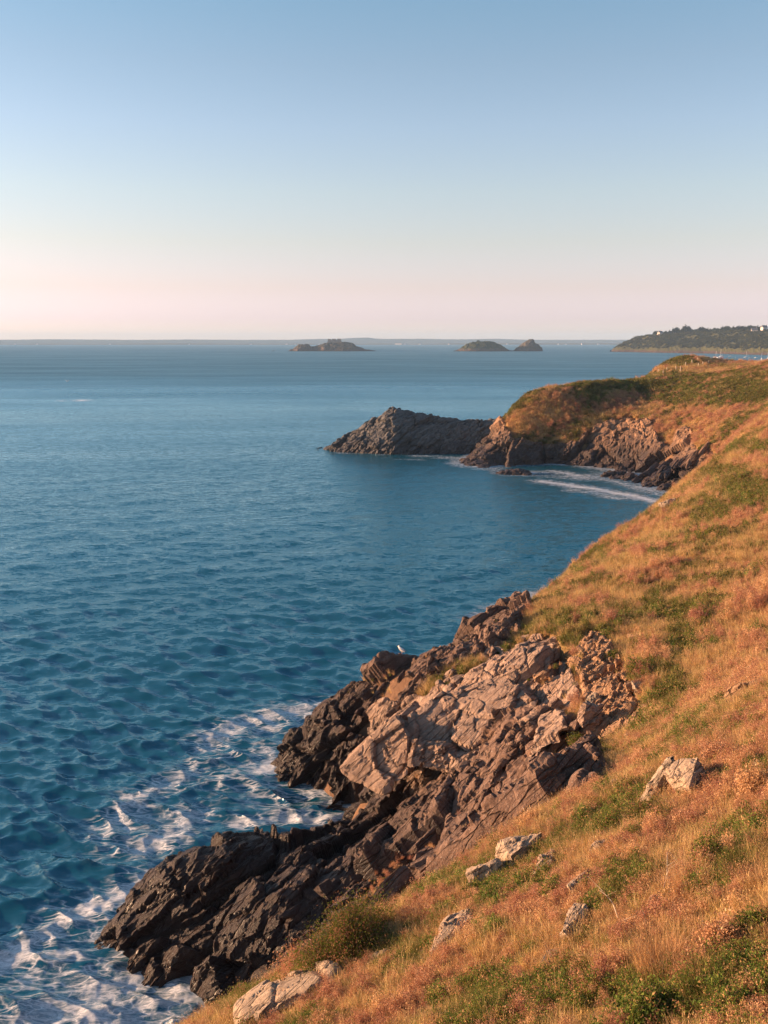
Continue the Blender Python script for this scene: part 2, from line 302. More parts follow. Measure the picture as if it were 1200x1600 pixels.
def leaf_material(name, stops, rnd=0.25, trans=0.38):
    """colour per leaf from the point attribute c, shifted a little per plant"""
    m, nt, b = mat(name, 0.75, 0.15)
    c = rmp(nt, attr(nt, 'c').outputs['Fac'], stops)
    oi = N(nt, 'ShaderNodeObjectInfo')
    hs = N(nt, 'ShaderNodeHueSaturation'); nt.links.new(c, hs.inputs['Color'])
    nt.links.new(mth(nt, 'ADD', mth(nt, 'MULTIPLY', oi.outputs['Random'], 2 * rnd), 1 - rnd), hs.inputs['Value'])
    nt.links.new(mth(nt, 'ADD', mth(nt, 'MULTIPLY', oi.outputs['Random'], 0.04), 0.48), hs.inputs['Hue'])
    nt.links.new(hs.outputs[0], b.inputs['Base Color'])
    tr = N(nt, 'ShaderNodeBsdfTranslucent'); nt.links.new(hs.outputs[0], tr.inputs['Color'])
    ms = N(nt, 'ShaderNodeMixShader'); ms.inputs[0].default_value = trans; nt.links.new(b.outputs[0], ms.inputs[1]); nt.links.new(tr.outputs[0], ms.inputs[2])
    nt.links.new(ms.outputs[0], nt.nodes['Material Output'].inputs['Surface']); return m
M_STRAW = leaf_material('straw_blades', [(0.0, (0.34, 0.19, 0.075)), (0.5, (0.55, 0.36, 0.15)), (1.0, (0.64, 0.45, 0.24))])
M_GRASS = leaf_material('green_blades', [(0.0, (0.07, 0.085, 0.02)), (0.6, (0.15, 0.155, 0.04)), (1.0, (0.38, 0.27, 0.10))])
M_HEATH = leaf_material('dry_heath_leaves', [(0.0, (0.24, 0.11, 0.055)), (0.55, (0.48, 0.25, 0.14)), (1.0, (0.60, 0.38, 0.24))])
M_GORSE = leaf_material('gorse_leaves', [(0.0, (0.055, 0.080, 0.018)), (0.6, (0.14, 0.185, 0.034)), (0.8, (0.23, 0.23, 0.05)), (1.0, (0.40, 0.22, 0.11))])
M_SCRUB = leaf_material('scrub_leaves', [(0.0, (0.05, 0.06, 0.016)), (0.6, (0.12, 0.13, 0.03)), (1.0, (0.22, 0.16, 0.06))])
M_DARKBUSH = leaf_material('far_scrub_leaves', [(0.0, (0.022, 0.030, 0.012)), (0.7, (0.05, 0.055, 0.02)), (1.0, (0.10, 0.085, 0.03))], 0.35, 0.1)
M_TREE = leaf_material('tree_leaves', [(0.0, (0.016, 0.024, 0.012)), (0.7, (0.035, 0.045, 0.02)), (1.0, (0.06, 0.065, 0.025))], 0.2, 0.1)
def plain(name, col, rough=0.7, var=0.15, scale=3.0, spec=0.3):
    m, nt, b = mat(name, rough, spec); n = noise(nt, scale, 4, 0.6, pos(nt))
    nt.links.new(mix(nt, n, [v * (1 - var) for v in col], [min(1, v * (1 + var)) for v in col]), b.inputs['Base Color']); return m
M_WOOD = plain('weathered_wood', (0.42, 0.34, 0.25), 0.85, 0.3, 8); M_TWIG = plain('twig_bark', (0.22, 0.13, 0.08), 0.9, 0.3, 20)
M_WHITE = plain('white_paint', (0.80, 0.79, 0.76), 0.4, 0.04); M_WALL = plain('white_render', (0.55, 0.5, 0.45), 0.8, 0.06, 0.3)
M_SLATE = plain('slate_roof', (0.09, 0.095, 0.11), 0.6, 0.2, 0.5); M_GLASS = plain('dark_glass', (0.03, 0.035, 0.045), 0.1, 0.1, 1, 0.5)
M_ALU = plain('mast_metal', (0.6, 0.6, 0.6), 0.4, 0.05); M_SAIL = plain('sail_cloth', (0.78, 0.76, 0.72), 0.8, 0.04); M_NAVY = plain('navy_paint', (0.03, 0.04, 0.07), 0.4, 0.1)
M_FORT = plain('fort_stone', (0.34, 0.27, 0.22), 0.9, 0.25, 0.2); M_TRUNK = plain('tree_bark', (0.08, 0.06, 0.045), 0.9, 0.3, 2)

# ------------------------------------------------------------------ object helpers
def mesh_obj(name, verts, faces, material, parent=None, smooth=False, attrs=None, coll=None):
    me = bpy.data.meshes.new(name); verts = np.asarray(verts, np.float32); faces = np.asarray(faces, np.int32) if not isinstance(faces, list) else faces
    if isinstance(faces, np.ndarray):
        k = faces.shape[1]; nf = len(faces); me.vertices.add(len(verts)); me.vertices.foreach_set('co', verts.ravel())
        me.loops.add(nf * k); me.loops.foreach_set('vertex_index', faces.ravel()); me.polygons.add(nf)
        me.polygons.foreach_set('loop_start', np.arange(0, nf * k, k, dtype=np.int32)); me.update(calc_edges=True); me.validate()
    else: me.from_pydata([tuple(v) for v in verts], [], faces); me.update()
    me.polygons.foreach_set('use_smooth', np.full(len(me.polygons), bool(smooth)))
    for k, a in (attrs or {}).items():
        at = me.attributes.new(k, 'FLOAT', 'POINT'); at.data.foreach_set('value', np.asarray(a, np.float32))
    if material: me.materials.append(material)
    o = bpy.data.objects.new(name, me); (coll or COL).objects.link(o); o.parent = parent; return o
def tag(o, label=None, cat=None, group=None, kind=None):
    for k, v in (('label', label), ('category', cat), ('group', group), ('kind', kind)):
        if v: o[k] = v
    return o
def empty(name, loc, rz=0.0):
    o = bpy.data.objects.new(name, None); COL.objects.link(o); o.location = loc; o.rotation_euler = (0, 0, rz); o.empty_display_size = 0.3; return o
def copy_tree(o, parent=None):
    c = o.copy(); COL.objects.link(c); c.parent = parent
    for ch in [k for k in o.children]: copy_tree(ch, c)
    return c
def gridfaces(nr, nc, keep=None):
    i = np.arange(nr * nc).reshape(nr, nc); f = np.stack([i[:-1, :-1], i[:-1, 1:], i[1:, 1:], i[1:, :-1]], -1).reshape(-1, 4)
    if keep is not None: f = f[keep.ravel()[f].any(1)]
    return f
def compact(v, f, *arrs):
    used = np.unique(f); m = np.full(len(v), -1); m[used] = np.arange(len(used)); return (v[used], m[f]) + tuple(a[used] for a in arrs)
class MB:
    def __init__(s): s.v = []; s.f = []
    def add(s, v, f): o = len(s.v); s.v += [tuple(a) for a in v]; s.f += [tuple(i + o for i in a) for a in f]; return s
    def box(s, x0, x1, y0, y1, z0, z1): return s.add([(x0, y0, z0), (x1, y0, z0), (x1, y1, z0), (x0, y1, z0), (x0, y0, z1), (x1, y0, z1), (x1, y1, z1), (x0, y1, z1)], [(3, 2, 1, 0), (4, 5, 6, 7), (0, 1, 5, 4), (1, 2, 6, 5), (2, 3, 7, 6), (3, 0, 4, 7)])
    def tube(s, pts, rad, n=6):
        pts = [Vector(p) for p in pts]; rings = []
        for i, p in enumerate(pts):
            d = (pts[min(i + 1, len(pts) - 1)] - pts[max(i - 1, 0)]).normalized(); a = d.orthogonal().normalized(); b = d.cross(a); r = rad[i] if isinstance(rad, (list, tuple)) else rad
            rings.append([p + a * r * math.cos(2 * math.pi * k / n) + b * r * math.sin(2 * math.pi * k / n) for k in range(n)])
        v = [q for r in rings for q in r]; f = [(i * n + k, i * n + (k + 1) % n, (i + 1) * n + (k + 1) % n, (i + 1) * n + k) for i in range(len(pts) - 1) for k in range(n)]
        f += [tuple(reversed(range(n))), tuple(range((len(pts) - 1) * n, len(pts) * n))]; return s.add(v, f)
    def build(s, name, m, parent=None, smooth=False): return mesh_obj(name, s.v, s.f, m, parent, smooth)

# ------------------------------------------------------------------ terrain sheets
def polar_sheet(name, th, r, sink=0.9, zcut=-1.5):
    T, R = np.meshgrid(th, r); x = R * np.sin(T); y = R * np.cos(T); z = H(x, y)
    rk = rockmask(x, y, z); gr, _ = greenmask(x, y, z)
    z2 = z - sink * rk + mscale(x, y, R, ((0.5, 15, .06), (1.2, 60, .14), (2.4, 220, .3)), 33, 3) * (1 - rk)
    v = np.stack([x, y, z2], -1).reshape(-1, 3); f = gridfaces(len(r), len(th), z2 > zcut)
    v, f, g, k = compact(v, f, gr.ravel(), rk.ravel())
    o = mesh_obj(name, v, f, M_GROUND, None, True, {'green': g, 'rock': k}); tag(o, kind='structure'); return o
ths = np.radians(np.concatenate([np.linspace(-75, -28, 24), np.linspace(-26, 27, 420), np.linspace(29, 75, 24)]))
rs = 3.0 * (152 / 3.0) ** np.linspace(0, 1, 420)
polar_sheet('hillside', ths, rs)
polar_sheet('headland', np.radians(np.linspace(-2, 40, 340)), np.concatenate([np.linspace(151.9, 290, 300), np.linspace(291, 340, 30)]), 1.6)
print('terrain done')

# ------------------------------------------------------------------ sea
def ocean_tile(L, n, seed, wind, vw, cut_lo=0.0, cut_hi=1e9, spread=7):
    g = np.random.default_rng(seed); k1 = 2 * np.pi * np.fft.fftfreq(n, L / n); kx, ky = np.meshgrid(k1, k1); k = np.hypot(kx, ky); k[0, 0] = 1e-6
    Lp = vw * vw / 9.81; ct = (kx * wind[0] + ky * wind[1]) / k
    ph = np.exp(-1 / (k * Lp) ** 2) / k ** 3.55 * (0.05 + np.abs(ct) ** spread) * (k < cut_hi) * (k > cut_lo) * np.exp(-(k * 0.12) ** 2); ph[0, 0] = 0
    A = np.sqrt(ph) * (g.normal(size=k.shape) + 1j * g.normal(size=k.shape))
    return A, kx, ky, k
def ocean_fields(A, kx, ky, k, cut):
    B = A * np.exp(-(k / cut) ** 4); h = np.fft.ifft2(B).real; dx = np.fft.ifft2(1j * kx / k * B).real; dy = np.fft.ifft2(1j * ky / k * B).real
    return h, dx, dy
def bil(f, x, y, L):
    n = f.shape[0]; u = (x / L * n) % n; v = (y / L * n) % n; i = np.floor(u).astype(int) % n; j = np.floor(v).astype(int) % n; a = u - np.floor(u); b = v - np.floor(v); i1 = (i + 1) % n; j1 = (j + 1) % n
    return f[j, i] * (1 - a) * (1 - b) + f[j, i1] * a * (1 - b) + f[j1, i] * (1 - a) * b + f[j1, i1] * a * b
def waves(x, y, sp):
    out = [np.zeros_like(x) for _ in range(3)]
    for L, n, sd, wd, vw, amp, rot in ((131.0, 512, 3, (0.35, -0.94), 3.6, 0.070, 0.12), (71.0, 512, 8, (-0.25, -0.97), 1.95, 0.085, -0.35)):
        A, kx, ky, k = ocean_tile(L, n, sd, wd, vw); ref = ocean_fields(A, kx, ky, k, 1e3)[0].std()
        c, s = math.cos(rot), math.sin(rot); xr, yr = c * x + s * y, -s * x + c * y
        cuts = [12.0, 5.0, 2.2, 1.0, 0.45]; lev = np.clip(np.log2(np.maximum(sp, 1e-3) * 12.0 / 2.6) / 1.15, 0, 3.999); li = np.floor(lev).astype(int); lf = lev - li
        for q in range(5):
            w = np.where(li == q, 1 - lf, np.where(li + 1 == q, lf, 0))
            if not (w > 0).any(): continue
            f = ocean_fields(A, kx, ky, k, cuts[q]); m = w > 0
            h, dx, dy = (bil(t, xr[m], yr[m], L) * amp / ref for t in f)
            out[0][m] += w[m] * h; out[1][m] += w[m] * (c * dx - s * dy); out[2][m] += w[m] * (s * dx + c * dy)
    return out
FOAM = [  # traced streaks (pixels), half width in metres, strength
 ([(0, 1500), (60, 1465), (130, 1425), (200, 1395), (240, 1370)], 0.9, 1.0), ([(60, 1530), (120, 1480), (200, 1430), (290, 1385)], 0.9, .8), ([(100, 1540), (180, 1500), (240, 1440), (290, 1395)], 1.0, .75),
 ([(60, 1600), (130, 1560), (200, 1530), (260, 1510), (330, 1525)], 1.7, 0.95), ([(140, 1600), (230, 1565), (330, 1550)], 1.5, 0.95), ([(250, 1610), (330, 1570)], 1.0, .9), ([(0, 1560), (40, 1530)], 0.6, .5),
 ([(165, 1300), (200, 1265), (240, 1235), (300, 1205)], 0.9, .85), ([(215, 1325), (270, 1300), (300, 1275)], 1.0, .95), ([(240, 1400), (200, 1360)], .5, .5),
 ([(330, 1155), (380, 1130), (440, 1115), (500, 1100)], 1.1, .95), ([(390, 1140), (450, 1130), (490, 1118)], 0.9, .6), ([(420, 1200), (450, 1185), (490, 1200), (540, 1215)], 1.3, 1.1), ([(440, 1215), (500, 1215), (550, 1230)], 1.2, .8), ([(370, 1285), (430, 1277), (500, 1280), (560, 1270)], 0.55, 1.0), ([(340, 1210), (400, 1235), (470, 1240), (540, 1250)], 1.6, .42),
 ([(300, 1190), (360, 1180), (420, 1170)], .8, .55), ([(840, 930), (800, 948), (760, 965)], 1.3, 1.0),
 ([(1045, 788), (990, 775), (940, 766), (880, 757), (845, 752)], 1.5, 1.15), ([(1020, 782), (960, 778), (920, 770), (890, 766)], 1.0, .8), ([(1040, 774), (990, 760), (950, 750), (900, 748)], 1.2, .8), ([(830, 738), (870, 737), (910, 744)], 1.3, 1.0), ([(530, 707), (600, 709)], 1.0, .7), ([(650, 712), (720, 716)], 1.3, .8), ([(600, 716), (660, 718)], .8, .4),
 ([(118, 627), (132, 625)], 2.6, 1.2), ([(90, 625), (100, 627)], 1.6, .5), ([(4, 586), (10, 586)], 2.5, .6)]
def foamfield(x, y, hz):
    f = np.zeros_like(x)
    for pts, w, s in FOAM:
        q = [Psea(*p) for p in pts]; bx = [p[0] for p in q]; by = [p[1] for p in q]
        m = (x > min(bx) - 4 * w) & (x < max(bx) + 4 * w) & (y > min(by) - 4 * w) & (y < max(by) + 4 * w)
        if m.any(): d = segdist(x[m], y[m], q); f[m] = np.maximum(f[m], s * np.exp(-(d / (1.5 * w)) ** 2))
    sh = sstep(-2.2, -0.1, hz) * 0.85
    return np.maximum(f, sh)
r1 = [];  r = 20.0
while r < 700: r1.append(r); r += max(0.10, 1.7 * r * r / (27 * 960))
while r < 15000: r1.append(r); r *= 1.06
r1 = np.array(r1 + [15000.0]); th1 = np.radians(np.concatenate([np.linspace(-100, -37, 34), np.linspace(-35.5, 30, 700), np.linspace(32, 100, 36)]))
T, R = np.meshgrid(th1, r1); sx_, sy_ = R * np.sin(T), R * np.cos(T)
sp_ = np.maximum(np.gradient(R, axis=0), 0.12); 
bed = np.full(R.shape, -9.0); m = R < 330; bed[m] = Hs(sx_[m], sy_[m])
keep = ~((bed > 2.5))
dg_ = np.degrees(T); edge = np.maximum(np.clip((-dg_ - 33) / 3, 0, 1), np.clip((dg_ - 28) / 3, 0, 1))
wz, wdx, wdy = waves(sx_.ravel(), sy_.ravel(), (sp_ + 30 * edge).ravel())
wz, wdx, wdy = wz.reshape(R.shape), wdx.reshape(R.shape), wdy.reshape(R.shape)
fm = foamfield(sx_, sy_, bed)
damp = 1 - 0.55 * sstep(-3, 0, bed); far = 1 - sstep(260, 480, R)
wz = wz * damp * far
SEA_RIDGE_LINE = [Psea(*p) for p in ((500, 703), (560, 706), (640, 709), (700, 712))]
v = np.stack([sx_ + 1.25 * wdx * damp * far, sy_ + 1.25 * wdy * damp * far, wz + 0.05 * np.clip(fm, 0, 1) * (R < 300) * fbm(sx_ * 3, sy_ * 3, sx_ * 0, 3, 70)], -1).reshape(-1, 3)
f = gridfaces(len(r1), len(th1), keep); v, f, fa, ca = compact(v, f, fm.ravel(), (0.02 + 0.05 * sstep(60, 200, R) + 0.25 * sstep(350, 900, R)).ravel())   # chop too fine for the mesh becomes roughness
def sea_material():
    m, nt, b = mat('sea_water', 0.06, 0.5); b.inputs['IOR'].default_value = 1.333; p = pos(nt)
    wc = mix(nt, noise(nt, 0.02, 3, 0.5, p), (0.006, 0.082, 0.122), (0.007, 0.090, 0.130))
    mp = N(nt, 'ShaderNodeMapping'); nt.links.new(p, mp.inputs['Vector']); mp.inputs['Rotation'].default_value = (0, 0, 0.12); mp.inputs['Scale'].default_value = (0.34, 1.0, 1.0)
    mp3 = N(nt, 'ShaderNodeMapping'); nt.links.new(p, mp3.inputs['Vector']); mp3.inputs['Rotation'].default_value = (0, 0, 0.08); mp3.inputs['Scale'].default_value = (0.28, 1.0, 1.0); calm = noise(nt, 0.02, 4, 0.55, mp3.outputs[0], 0.5)   # slicks
    patch = noise(nt, 0.008, 3, 0.5, mp.outputs[0])                                                         # cat's paws: gusts roughen patches of sea
    # wavelets as slopes (not heights), so that the far sea keeps its chop
    acc = N(nt, 'ShaderNodeNewGeometry').outputs['Normal']
    for sc, am in ((0.5, 0.22), (1.9, 0.80), (6.0, 0.95), (16.0, 0.6)):
        tn = N(nt, 'ShaderNodeTexNoise'); tn.inputs['Scale'].default_value = sc; tn.inputs['Detail'].default_value = 2.5; tn.inputs['Distortion'].default_value = 0.3; nt.links.new(mp.outputs[0], tn.inputs['Vector'])
        sb = N(nt, 'ShaderNodeVectorMath', operation='SUBTRACT'); nt.links.new(tn.outputs['Color'], sb.inputs[0]); sb.inputs[1].default_value = (0.5, 0.5, 0.5)
        ml = N(nt, 'ShaderNodeVectorMath', operation='MULTIPLY'); nt.links.new(sb.outputs[0], ml.inputs[0]); ml.inputs[1].default_value = (0.45 * am, am, 0.0)
        sl = N(nt, 'ShaderNodeVectorMath', operation='SCALE'); nt.links.new(ml.outputs[0], sl.inputs[0]); nt.links.new(rmp(nt, patch, [(0.38, 0.62), (0.62, 1.0)]), sl.inputs['Scale'])
        ad = N(nt, 'ShaderNodeVectorMath', operation='ADD'); nt.links.new(acc, ad.inputs[0]); nt.links.new(sl.outputs[0], ad.inputs[1]); acc = ad.outputs[0]
    nz = N(nt, 'ShaderNodeVectorMath', operation='NORMALIZE'); nt.links.new(acc, nz.inputs[0])
    # foam: streaky, stretched and curled
    fa = attr(nt, 'foam').outputs['Fac']
    mp2 = N(nt, 'ShaderNodeMapping'); nt.links.new(p, mp2.inputs['Vector']); mp2.inputs['Rotation'].default_value = (0, 0, -0.75); mp2.inputs['Scale'].default_value = (0.5, 1.3, 1.0)
    f1 = noise(nt, 1.7, 8, 0.72, mp2.outputs[0], 2.2); f2 = noise(nt, 0.4, 4, 0.6, mp2.outputs[0], 2.0)
    ft = mth(nt, 'ADD', mth(nt, 'MULTIPLY', f1, 0.65), mth(nt, 'MULTIPLY', f2, 0.35))
    fo = mth(nt, 'ADD', ft, mth(nt, 'MULTIPLY', fa, 0.50))
    mr = N(nt, 'ShaderNodeMapRange', clamp=True, interpolation_type='SMOOTHSTEP'); nt.links.new(fo, mr.inputs[0]); mr.inputs[1].default_value = 0.80; mr.inputs[2].default_value = 1.16
    wv = N(nt, 'ShaderNodeTexVoronoi', feature='DISTANCE_TO_EDGE'); wv.inputs['Scale'].default_value = 1.5
    dn = N(nt, 'ShaderNodeTexNoise'); dn.inputs['Scale'].default_value = 0.9; dn.inputs['Detail'].default_value = 5; nt.links.new(mp2.outputs[0], dn.inputs['Vector'])
    dv = N(nt, 'ShaderNodeVectorMath', operation='MULTIPLY_ADD'); nt.links.new(dn.outputs['Color'], dv.inputs[0]); dv.inputs[1].default_value = (2.2, 2.2, 0); nt.links.new(mp2.outputs[0], dv.inputs[2]); nt.links.new(dv.outputs[0], wv.inputs['Vector'])
    lace = mth(nt, 'MULTIPLY', rmp(nt, wv.outputs['Distance'], [(0.0, 1.0), (0.05, 0.45), (0.16, 0.0)]), rmp(nt, mth(nt, 'ADD', f2, mth(nt, 'MULTIPLY', fa, 0.5)), [(0.55, 0.0), (0.85, 0.8)]))
    fmask = mth(nt, 'MULTIPLY', mth(nt, 'MAXIMUM', mr.outputs[0], lace), mth(nt, 'MULTIPLY', fa, 6.0, True), True)
    rough = mth(nt, 'ADD', attr(nt, 'chop').outputs['Fac'], rmp(nt, calm, [(0.36, 0.06), (0.64, 0.16)]))
    nt.nodes.remove(b); body = N(nt, 'ShaderNodeBsdfDiffuse'); gl = N(nt, 'ShaderNodeBsdfGlossy'); fr = N(nt, 'ShaderNodeFresnel'); fr.inputs['IOR'].default_value = 1.85
    gl.inputs['Color'].default_value = (0.56, 0.86, 1.0, 1); nt.links.new(rough, gl.inputs['Roughness']); nt.links.new(wc, body.inputs['Color'])
    up_ = N(nt, 'ShaderNodeCombineXYZ'); up_.inputs[2].default_value = 1.0; nt.links.new(up_.outputs[0], body.inputs['Normal'])   # light scattered up from within the water does not follow the facets
    for q in (gl, fr): nt.links.new(nz.outputs[0], q.inputs['Normal'])
    m1 = N(nt, 'ShaderNodeMixShader'); nt.links.new(mth(nt, 'MULTIPLY', fr.outputs[0], mth(nt, 'SUBTRACT', 1.08, mth(nt, 'MULTIPLY', rough, 1.6)), True), m1.inputs[0]); nt.links.new(body.outputs[0], m1.inputs[1]); nt.links.new(gl.outputs[0], m1.inputs[2])
    fo_ = N(nt, 'ShaderNodeBsdfDiffuse'); fo_.inputs['Color'].default_value = (0.74, 0.76, 0.78, 1)
    m2 = N(nt, 'ShaderNodeMixShader'); nt.links.new(fmask, m2.inputs[0]); nt.links.new(m1.outputs[0], m2.inputs[1]); nt.links.new(fo_.outputs[0], m2.inputs[2]); nt.links.new(m2.outputs[0], nt.nodes['Material Output'].inputs['Surface'])
    return m
sea = mesh_obj('sea', v, f, sea_material(), None, True, {'foam': fa, 'chop': ca}); tag(sea, kind='structure')
print('sea done', len(f))

# ------------------------------------------------------------------ rock outcrops: bedded, broken relief over the lie of the land, plus single blocks
def rock_patch(name, key, res, material, bounds, amps, scale=1.0, lift=0.15, k=0, wpx=24, extra=None, sink=2.2, elong=(3.0, 0.85, 1.7)):
    poly, a, b = ROCKPOLY[key]; x0, x1, y0, y1 = bounds
    X, Y = np.meshgrid(np.arange(x0, x1, res), np.arange(y0, y1, res)); Z = H(X, Y); t = np.hypot(X, Y)
    u, v = proj(X, Y, Z); u, v = jag(X, Y, u, v, t); m = polysoft(u, v, poly, wpx) * sstep(a - 1.5, a, t) * (1 - sstep(b, b + 1.5, t))
    if extra is not None: m = np.maximum(m, extra(X, Y, Z))
    keep = (m > 0.03) & (Z > -2.0)
    ii = np.nonzero(keep.ravel())[0]
    p = np.stack([X, Y, Z], -1).reshape(-1, 3); n = Hn(X.ravel()[ii], Y.ravel()[ii], 0.6)
    d = rockdisp(p[ii], scale, k, amps, None, elong) + lift + 0.10 * scale * fbm(p[ii][:, 0] / (0.5 * scale), p[ii][:, 1] / (0.5 * scale), p[ii][:, 2] / (0.5 * scale), 3, k + 5)
    mm = m.ravel()[ii]; q = p[ii] + n * (d * np.clip(mm * 1.6, 0, 1))[:, None]; q[:, 2] -= sink * (1 - sstep(0.0, 0.55, mm))
    p[ii] = q
    i = np.arange(X.size).reshape(X.shape); f = np.stack([i[:-1, :-1], i[:-1, 1:], i[1:, 1:], i[1:, :-1]], -1).reshape(-1, 4); f = f[keep.ravel()[f].all(1)]
    p, f = compact(p, f); return mesh_obj(name, p, f, material)
AM = ((3.0, 1.35), (1.2, 0.7), (0.5, 0.26), (0.2, 0.08))
ledge = rock_patch('rock_ledge', 'ledge', 0.08, M_LEDGE, (-15, 10, 26, 54), AM, 1.0, 0.1, 5, 30, lambda X, Y, Z: sstep(2.2, 0.8, Z) * (Y < 50.5) * (Y > 31) * (X < 4))
tag(ledge, 'long dark brown bedded rock ledge running down into the surf', 'rock ledge')
outcrop = rock_patch('rock_outcrop', 'outcrop', 0.07, M_ROCK, (-5, 14, 37, 57), ((3.4, 1.25), (1.4, 0.48), (0.55, 0.14), (0.2, 0.05)), 1.0, 0.0, 25, 26, None, 2.2, (1.7, 1.0, 1.5))
tag(outcrop, 'pinkish bedded rock outcrop with an overhanging nose above the dark ledge', 'rock outcrop')
prom = rock_patch('rock_promontory', 'promontory', 0.08, M_LEDGE, (-12, 17, 52, 78), AM, 1.0, 0.1, 45, 24, lambda X, Y, Z: sstep(2.5, 1.0, Z) * (Y > 53) * (X < 12))
tag(prom, 'dark rock promontory behind the overhanging outcrop, with the gull on top', 'rock outcrop')
cliff = rock_patch('sea_cliff', 'cliff', 0.30, M_CLIFF, (14, 70, 156, 238), ((3.6, 0.95), (1.3, 0.36), (0.5, 0.16)), 1.9, 0.2, 65, 18, lambda X, Y, Z: sstep(3.5, 1.5, Z) * (X > 14) * (X < 62), 3, (1.7, 0.9, 1.5))
tag(cliff, 'dark broken sea cliff at the foot of the grassy headland', 'cliff')
gully = rock_patch('gully_scar', 'gully', 0.09, M_EARTHROCK, (4, 18, 33, 56), ((1.6, 0.45), (0.7, 0.4), (0.3, 0.2), (0.14, 0.08)), 1.0, 0.0, 85, 24)
tag(gully, 'rusty orange scar of broken rock and earth in the gully', 'rock scar')

def hull_rock(name, pts, material, parent=None, edge=0.13, amps=((0.9, 0.22), (0.4, 0.13), (0.18, 0.06)), k=0, scale=1.0, frame=None):
    bm = bmesh.new()
    for p in pts: bm.verts.new(p)
    r = bmesh.ops.convex_hull(bm, input=bm.verts); bmesh.ops.delete(bm, geom=list({g for g in r['geom_interior'] + r['geom_unused'] if isinstance(g, bmesh.types.BMVert)}), context='VERTS')
    bmesh.ops.triangulate(bm, faces=bm.faces)
    for _ in range(8):
        es = [e for e in bm.edges if e.calc_length() > edge]
        if not es: break
        bmesh.ops.subdivide_edges(bm, edges=es, cuts=1, use_grid_fill=False); bmesh.ops.triangulate(bm, faces=[f for f in bm.faces if len(f.verts) > 3])
        if len(bm.verts) > 9000: break
    bm.normal_update(); v = np.array([x.co for x in bm.verts]); n = np.array([x.normal for x in bm.verts])
    bm.verts.index_update(); f = np.array([[x.index for x in fc.verts] for fc in bm.faces]); bm.free()
    d = rockdisp(v, scale, k, amps, frame, (1.7, 1.0, 1.5)); v = v + n * d[:, None]
    return mesh_obj(name, v, f, material, parent)
def pblock(name, front, depth, material, parent, k, **kw):
    """a block whose visible face has these corners (pixel, pixel, distance); it goes back by depth metres"""
    pts = [P(*a) for a in front]; c = np.mean(pts, 0); d = np.array([c[0], c[1], 0]); d /= np.linalg.norm(d); d = d * depth + np.array([0.25 * depth, 0, -0.15 * depth])
    pts += [tuple(c + (np.array(p) - c) * 0.85 + d) for p in pts]
    return hull_rock(name, pts, material, parent, k=k, **kw)
BK = ((1.7, 0.34), (0.7, 0.12), (0.25, 0.03))
pblock('overhanging_nose', [(532, 1200, 46.6), (548, 1218, 46.2), (600, 1236, 45.2), (636, 1208, 45.4), (640, 1150, 46.2), (618, 1122, 47.2), (570, 1165, 46.8), (545, 1188, 46.8)], 5.5, M_ROCK, outcrop, 100, amps=BK)['label'] = 'grey-faced overhanging nose of rock, its underside lit orange'
pblock('rock_block', [(640, 1120, 48.2), (690, 1086, 49.5), (725, 1118, 47.6), (722, 1170, 46.6), (690, 1200, 45.6), (645, 1188, 46.0)], 5, M_ROCK, outcrop, 110, amps=BK)
pblock('rock_block', [(690, 1090, 49.5), (790, 1050, 50), (835, 1100, 46.8), (805, 1150, 45), (745, 1190, 44.8), (712, 1160, 46.0)], 5, M_ROCK, outcrop, 120, amps=BK)
pblock('rock_block', [(648, 1160, 45.6), (690, 1165, 45.2), (725, 1195, 44.4), (700, 1208, 44.4), (640, 1195, 45.0)], 2, M_ROCK, outcrop, 126)
pblock('rock_block', [(705, 1185, 44.6), (740, 1180, 44.2), (765, 1192, 43.6), (735, 1208, 43.6), (708, 1208, 44)], 2, M_ROCK, outcrop, 132)
for j, (a, b, w) in enumerate(((( 735, 1290, 38.6), (835, 1140, 42.5), 22), ((780, 1285, 37.2), (872, 1150, 40.6), 20), ((822, 1275, 36.2), (918, 1168, 38.2), 22), ((690, 1285, 40.8), (770, 1190, 43.5), 30), ((640, 1300, 42.6), (715, 1215, 44.6), 28), ((775, 1215, 41.5), (850, 1110, 44.5), 22))):
    pa, pb = np.array(a), np.array(b); mid = (pa + pb) / 2; dr = (pb - pa)[:2]; nr = np.array([-dr[1], dr[0]]) / np.hypot(*dr)
    fr = [tuple(pa), (pa[0] - nr[0] * w * .5, pa[1] - nr[1] * w * .3, pa[2] + .3), (mid[0] - nr[0] * w * .75, mid[1] - nr[1] * w * .7, mid[2] - 0.2), (pb[0] - nr[0] * w * .4, pb[1] - nr[1] * w * .4, pb[2] + .4), tuple(pb), (mid[0] + nr[0] * w * .3, mid[1] + nr[1] * w * .3, mid[2] + .3)]
    pblock('rock_slab', fr, 1.1, M_ROCK if j in (1, 2, 5) else M_LEDGE, outcrop, 140 + 7 * j, amps=((1.1, 0.34), (0.45, 0.2), (0.18, 0.08)))
